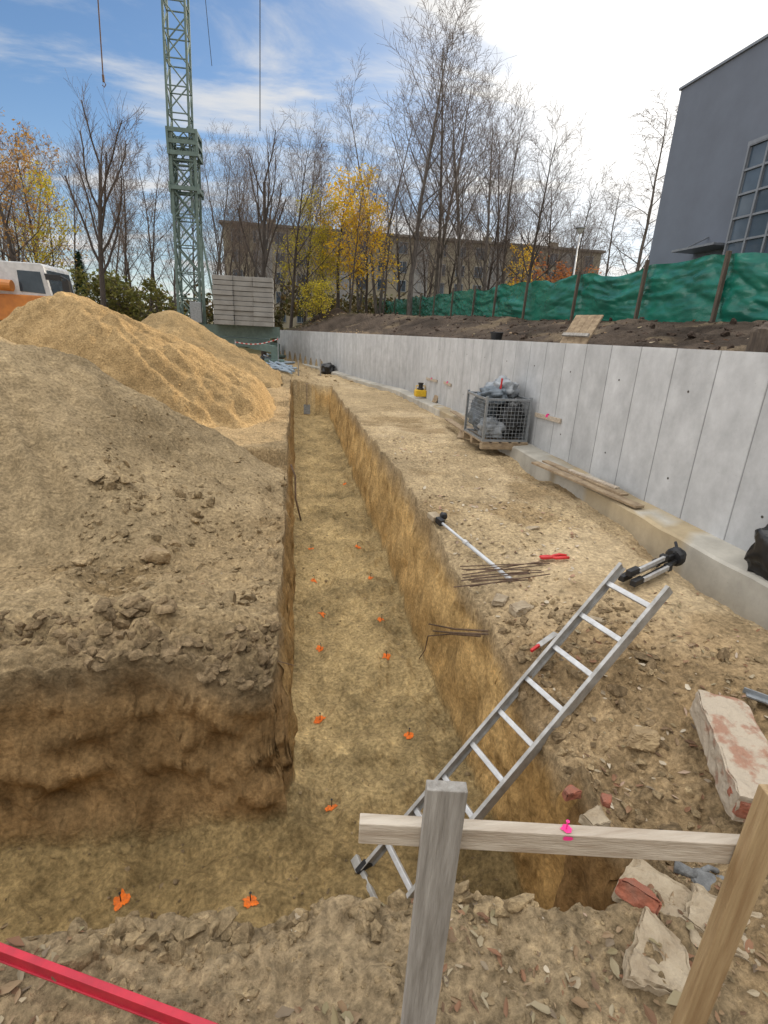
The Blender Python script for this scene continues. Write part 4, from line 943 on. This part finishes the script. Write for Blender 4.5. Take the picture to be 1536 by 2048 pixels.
# ------------------------------------------------------------------ wire cage on pallet with bags
cg=thing('wire_cage_box','grey wire mesh cage box full of rubbish sacks on pallet','cage box',(3.05,7.6,0))
X0,X1,YA,YB,ZA,ZB=2.70,3.36,7.15,8.0,.19,.78
mb=MB()
for k in range(5): mb.box((X0+.03+k*(X1-X0-.06)/4,(YA+YB)/2,.165),(.1,YB-YA+.1,.022))
for yq in (YA,(YA+YB)/2,YB): mb.box(((X0+X1)/2,yq,.11),(X1-X0+.06,.09,.085))
mb.build('pallet',M['boards'],cg,bevel=.004)
mb=MB()
for a in (X0,X1):
    for b in (YA,YB): mb.box((a,b,(ZA+ZB)/2+.01),(.035,.035,ZB-ZA+.06))
for zz in (ZA,ZB):
    for a in (X0,X1): mb.box((a,(YA+YB)/2,zz),(.03,YB-YA-.04,.03))
    for b in (YA,YB): mb.box(((X0+X1)/2,b,zz),(X1-X0-.04,.03,.03))
mb.build('frame',M['steel'],cg)
def mesh_panel(p0,du,dv_,nu,nv):
    mb=MB()
    for i in range(1,nu): q=p0+du*i/nu; mb.tube([q,q+dv_],.0028,4,False)
    for j in range(1,nv): q=p0+dv_*j/nv; mb.tube([q,q+du],.0028,4,False)
    mb.build('mesh_panel',M['steel'],cg)
v=Vector; dz=v((0,0,ZB-ZA))
mesh_panel(v((X0,YA,ZA)),v((X1-X0,0,0)),dz,12,11); mesh_panel(v((X0,YB,ZA)),v((X1-X0,0,0)),dz,12,11)
mesh_panel(v((X0,YA,ZA)),v((0,YB-YA,0)),dz,16,11); mesh_panel(v((X1,YA,ZA)),v((0,YB-YA,0)),dz,16,11)
for i,(c0,d0,mm,lab) in enumerate((((2.9,7.7,.5),(.40,.55,.56),'bagb','blue grey rubbish sack on left side inside the wire cage'),((3.16,7.42,.47),(.38,.48,.5),'blackbag','dark rubbish sack at near side inside the wire cage'),((3.14,7.75,.84),(.42,.5,.34),'bag','pale grey film sack bulging out of top of wire cage'),((2.9,7.5,.78),(.38,.44,.26),'bagb','grey sack lying on top left of the wire cage'),((2.9,7.36,.34),(.36,.36,.28),'bag','pale sack low in the near corner of wire cage'))):
    mb=MB(); mb.rock(c0,d0,None,i+3,4,.42,.8,2.2); tag(mb.build('rubbish_sack',M[mm],origin=c0,smooth=True),lab,'sack')
a=Vector((3.0,7.5,.5)); mb=MB(); mb.tube([a,a+v((.02,-.02,.55))],.014,6); tag(mb.build('red_stake',M['redp'],origin=a),'thin red stake sticking up out of the wire cage','stake')
def plank(px0,py0,px1,py1,h,w,t_,label,m='boards',grp=None,tilt=(0,0,1)):
    a=G(px0,py0,h); b=G(px1,py1,h+.0); mb=MB(); mb.bar(a,b,w,t_,tilt); tag(mb.build('plank',M[m],origin=(a+b)/2,bevel=.003),label,'plank',grp)
plank(1070,925,1280,1014,.165,.11,.025,'dusty plank on footing of wall, front of the three')
plank(1090,922,1250,990,.19,.09,.022,'dusty plank on footing, middle of the three by the wall','boards')
plank(1140,940,1235,976,.212,.06,.018,'short pale plank on top of the two long planks','newwood')
plank(895,838,958,880,.1,.12,.025,'grey brown plank on ground left of the wire cage')
plank(905,822,935,842,.16,.1,.02,'short plank on footing behind the wire cage')
a=gz(935,880,.01); mb=MB(); mb.bar(a+v((-.05,.05,.02)),a+v((.06,.18,.2)),.26,.02,(-.6,-.5,.4)); tag(mb.build('board',M['boards'],origin=a,bevel=.003),'brown board propped against left side of the cage','board')
p=G(840,793,.0); ls=thing('laser_level','yellow laser level standing on footing of the wall','laser level',p)
mb=MB(); mb.box(p+v((0,0,.09)),(.3,.24,.18)); mb.build('case',M['yellow'],ls,bevel=.03)
mb=MB(); mb.lathe(p+v((0,0,.18)),[(.09,0),(.09,.03),(.06,.05),(.06,.14),(.075,.16),(.075,.18)],14); mb.build('rotating_head',M['black'],ls)
mb=MB(); mb.tube([p+v((-.12,0,.17)),p+v((-.12,0,.28)),p+v((.12,0,.28)),p+v((.12,0,.17))],.014,6); mb.build('handle',M['yellow'],ls)
a=G(868,805,.0); mb=MB(); mb.bar(a+v((.0,0,0)),a+v((.16,.05,.42)),.34,.025,(-1,0,.3)); tag(mb.build('board',M['boards'],origin=a,bevel=.003),'small board leaning on wall right of the yellow laser level','board')
for i,(px0,px1,py0,py1,lab) in enumerate(((1071,1121,829,842,'largest timber lath with pink mark fixed on the wall'),(888,902,765,770,'small timber lath on wall above the laser level'),(853,874,757,762,'second small timber lath on wall left of the cage'),(797,809,738,743,'farthest small timber lath on the concrete wall'))):
    a=PX(px0,py0,3.44); b=PX(px1,py1,3.44); t_=thing('wall_lath',lab,'lath',(a+b)/2); mb=MB(); mb.bar(a,b,.025,.06); mb.build('lath',M['newwood'],t_,bevel=.002)
    m_=(a+b)/2; mb=MB(); mb.box(m_+v((-.014,0,.02)),(.003,.06,.03)); mb.box(m_+v((-.002,0,.04)),(.03,.012,.025)); mb.build('paint_mark',M['pink'],t_)
p=Vector((3.3,2.8,.13)); mb=MB(); mb.rock(p+v((0,0,.18)),(.24,.36,.42),None,5,4,.4,.75,2); tag(mb.build('rubbish_bag',M['blackbag'],origin=p,smooth=True),'black plastic bag on footing at right edge','bag')
a=PX(1120,688,3.95); t_=thing('formwork_panel','weathered timber formwork panel standing on bank behind wall','panel',a)
sdp=v((.25,-.95,0)).normalized()
for k in range(4):
    mb=MB(); o_=sdp*(k*.135); mb.bar(a+o_+v((0,0,-.08)),a+o_+v((.3,.1,.42)),.128,.022,(-.7,-.2,.6)); mb.build('board',M['boards'],t_,bevel=.003)
mb=MB(); q=a+v((.1,.0,.12)); mb.bar(q-sdp*.06+v((-.03,0,.02)),q+sdp*.46+v((-.03,0,.02)),.05,.03,(-.7,-.2,.6)); mb.build('batten',M['greywood'],t_)
p=PX(992,682,4.2); z_=zg(p.x,p.y); mb=MB(); mb.lathe((p.x,p.y,z_),[(.10,0),(.13,.2),(.14,.21),(.13,.22),(.11,.2),(.1,.03)],18); tag(mb.build('bucket',M['black'],origin=(p.x,p.y,z_)),'black bucket standing on the bank behind wall','bucket')
p=PX(1525,695,4.4); z_=zg(p.x,p.y); mb=MB(); mb.rock((p.x+.12,p.y,z_+.14),(.36,.3,.5),None,8,4,.2,.5,2); tag(mb.build('stone_block',M['darkwood'],origin=(p.x,p.y,z_)),'brown stone block on bank at right edge under fence','stone')
for i,(px,py0,py1,lab) in enumerate(((597,720,752,'left timber stake beyond far end of trench'),(641,718,752,'right timber stake beyond far end of trench'))):
    p=gz(px,py1); tpz=PY(px,py0,p.y).z; mb=MB(); mb.bar((p.x,p.y,p.z-.1),(p.x,p.y,tpz),.07,.05,(1,0,0)); tag(mb.build('timber_stake',M['greywood'],origin=p),lab,'stake')
p=gz(655,748); mb=MB(); mb.rock(p+v((0,0,.2)),(.6,.5,.5),None,6,4,.35,.75,2); tag(mb.build('sack',M['blackbag'],origin=p,smooth=True),'dark sack lying beyond far end of trench','sack')
for i in range(12):
    a=gz(526+rng.uniform(-6,10),708+i*2.6,.05+.05*(i%3)); b=gz(588+rng.uniform(-10,8),735+rng.uniform(-12,12),.06+.05*(i%2)); mb=MB(); mb.tube([a,b],.045,8); tag(mb.build('pipe',M['pipe'],origin=(a+b)/2),'grey plastic pipe in loose pile beyond heaps near wall end','pipe','grey pipes in the loose pile')
mt,nt,bs_=nmat('barrier_stripes'); tc=N(nt,'ShaderNodeTexCoord'); wv=N(nt,'ShaderNodeTexWave'); wv.inputs['Scale'].default_value=1.6; rp=ramp(nt,[(0,(.6,.58,.57)),(.5,(.5,.06,.05))],'CONSTANT'); nt.links.new(tc.outputs['Object'],wv.inputs[0]); nt.links.new(wv.outputs['Fac'],rp.inputs[0]); nt.links.new(rp.outputs[0],bs_.inputs['Base Color'])
a=PY(470,684,25); b=PY(556,678,25); mb=MB(); pts=[]
for k in range(13):
    q=a.lerp(b,k/12)-v((0,0,.15*math.sin(k/12*math.pi))); pts.append(q)
vs=[];fs=[]
for q in pts: vs+= [q+v((0,0,.02)),q-v((0,0,.02))]
for k in range(12): fs.append((2*k,2*k+1,2*k+3,2*k+2))
mb.add(vs,fs); bt_=thing('barrier_tape','red and white barrier tape strung between posts by crane','barrier tape',a); mb.build('tape',mt,bt_)
for q in (a,b):
    mb=MB(); mb.tube([(q.x,25.04,zg(q.x,25)-.1),(q.x,25.04,q.z+.1)],.025,6); mb.build('post',M['steel'],bt_)
p=Vector((.42,18.05,-1.2)); sp=thing('spade','spade standing against end wall of trench','spade',p)
mb=MB(); mb.tube([p+v((0,.02,.3)),p+v((0,.12,1.0))],.02,6); mb.tube([p+v((-.07,.12,1.0)),p+v((.07,.12,1.0))],.018,6); mb.build('shaft',M['boards'],sp)
mb=MB(); mb.bar(p,p+v((0,.03,.32)),.22,.012,(0,1,0)); mb.build('blade',M['steel'],sp)

# ------------------------------------------------------------------ sky and sun
EL,AZ=rad(22),rad(57)
w=bpy.data.worlds.new('World'); scene.world=w; w.use_nodes=True; nt=w.node_tree; L=nt.links
bg=nt.nodes['Background']; sky=N(nt,'ShaderNodeTexSky'); sky.sky_type='NISHITA'; sky.sun_disc=False; sky.sun_elevation=EL; sky.sun_rotation=AZ; sky.air_density=1.0; sky.dust_density=.3; sky.ozone_density=2.5
tc=N(nt,'ShaderNodeTexCoord'); sx=N(nt,'ShaderNodeSeparateXYZ'); L.new(tc.outputs['Generated'],sx.inputs[0])
def mth(op,a,b=None,c_=None,clamp=False):
    n=N(nt,'ShaderNodeMath',operation=op); n.use_clamp=clamp
    for i,q in enumerate((a,b,c_)):
        if q is None: continue
        if isinstance(q,(int,float)): n.inputs[i].default_value=q
        else: L.new(q,n.inputs[i])
    return n.outputs[0]
def smr(o,lo,hi):
    r=N(nt,'ShaderNodeMapRange',interpolation_type='SMOOTHSTEP'); r.inputs[1].default_value=lo; r.inputs[2].default_value=hi; L.new(o,r.inputs[0]); return r.outputs[0]
zz=mth('ADD',mth('MAXIMUM',sx.outputs['Z'],0.0),.22)
cx_=N(nt,'ShaderNodeCombineXYZ'); L.new(mth('DIVIDE',sx.outputs['X'],zz),cx_.inputs[0]); L.new(mth('DIVIDE',sx.outputs['Y'],zz),cx_.inputs[1])
mp=N(nt,'ShaderNodeMapping'); mp.inputs['Rotation'].default_value=(0,0,rad(28)); mp.inputs['Scale'].default_value=(.8,2.0,1); mp.inputs['Location'].default_value=(2.3,.7,0); L.new(cx_.outputs[0],mp.inputs[0])
n1=N(nt,'ShaderNodeTexNoise'); n1.inputs['Scale'].default_value=1.5; n1.inputs['Detail'].default_value=10; n1.inputs['Roughness'].default_value=.6; n1.inputs['Distortion'].default_value=.6; L.new(mp.outputs[0],n1.inputs['Vector'])
cm=smr(n1.outputs['Fac'],.43,.67)
gd=ray(1290,120).normalized(); dt=N(nt,'ShaderNodeVectorMath',operation='DOT_PRODUCT'); L.new(tc.outputs['Generated'],dt.inputs[0]); dt.inputs[1].default_value=gd
dm_=mth('MAXIMUM',dt.outputs['Value'],0.0); gp=mth('POWER',dm_,34.0); gw=mth('POWER',dm_,10.0)
hz=mth('POWER',mth('SUBTRACT',1.0,mth('MAXIMUM',sx.outputs['Z'],0.0),None,True),9.0)
hi=smr(sx.outputs['Z'],.62,.85); bk=smr(sx.outputs['Y'],.1,-.6); lf=smr(sx.outputs['X'],-.5,-.85)  # added bright sky out of view (overhead, behind, left) to fill the trench
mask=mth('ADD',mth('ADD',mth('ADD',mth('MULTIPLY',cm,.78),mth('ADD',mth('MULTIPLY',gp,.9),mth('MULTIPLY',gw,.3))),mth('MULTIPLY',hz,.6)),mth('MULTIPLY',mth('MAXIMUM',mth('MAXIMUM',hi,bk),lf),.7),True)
tn=N(nt,'ShaderNodeVectorMath',operation='MULTIPLY'); L.new(sky.outputs[0],tn.inputs[0]); tn.inputs[1].default_value=(.85,.97,1.08)
sc=N(nt,'ShaderNodeVectorMath',operation='SCALE'); L.new(tn.outputs[0],sc.inputs[0]); sc.inputs['Scale'].default_value=.145
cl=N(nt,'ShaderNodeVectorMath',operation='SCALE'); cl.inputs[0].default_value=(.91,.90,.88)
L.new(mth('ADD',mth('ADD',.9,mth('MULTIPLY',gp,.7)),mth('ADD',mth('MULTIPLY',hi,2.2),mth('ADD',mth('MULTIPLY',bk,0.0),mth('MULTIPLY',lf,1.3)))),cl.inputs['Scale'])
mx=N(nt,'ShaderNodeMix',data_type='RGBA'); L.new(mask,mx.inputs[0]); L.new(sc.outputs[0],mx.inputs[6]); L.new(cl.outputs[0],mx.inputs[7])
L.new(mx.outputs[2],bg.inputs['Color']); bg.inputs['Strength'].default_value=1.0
sd=bpy.data.lights.new('sun','SUN'); sd.energy=4.8; sd.angle=rad(.6); sd.color=(1,.84,.62)
so=bpy.data.objects.new('sun',sd); COL.objects.link(so)
dirv=Vector((math.sin(AZ)*math.cos(EL),math.cos(AZ)*math.cos(EL),math.sin(EL))); so.rotation_euler=dirv.to_track_quat('Z','Y').to_euler(); so.location=dirv*60
scene.view_settings.view_transform='Standard'; scene.view_settings.look='None'; scene.view_settings.exposure=0
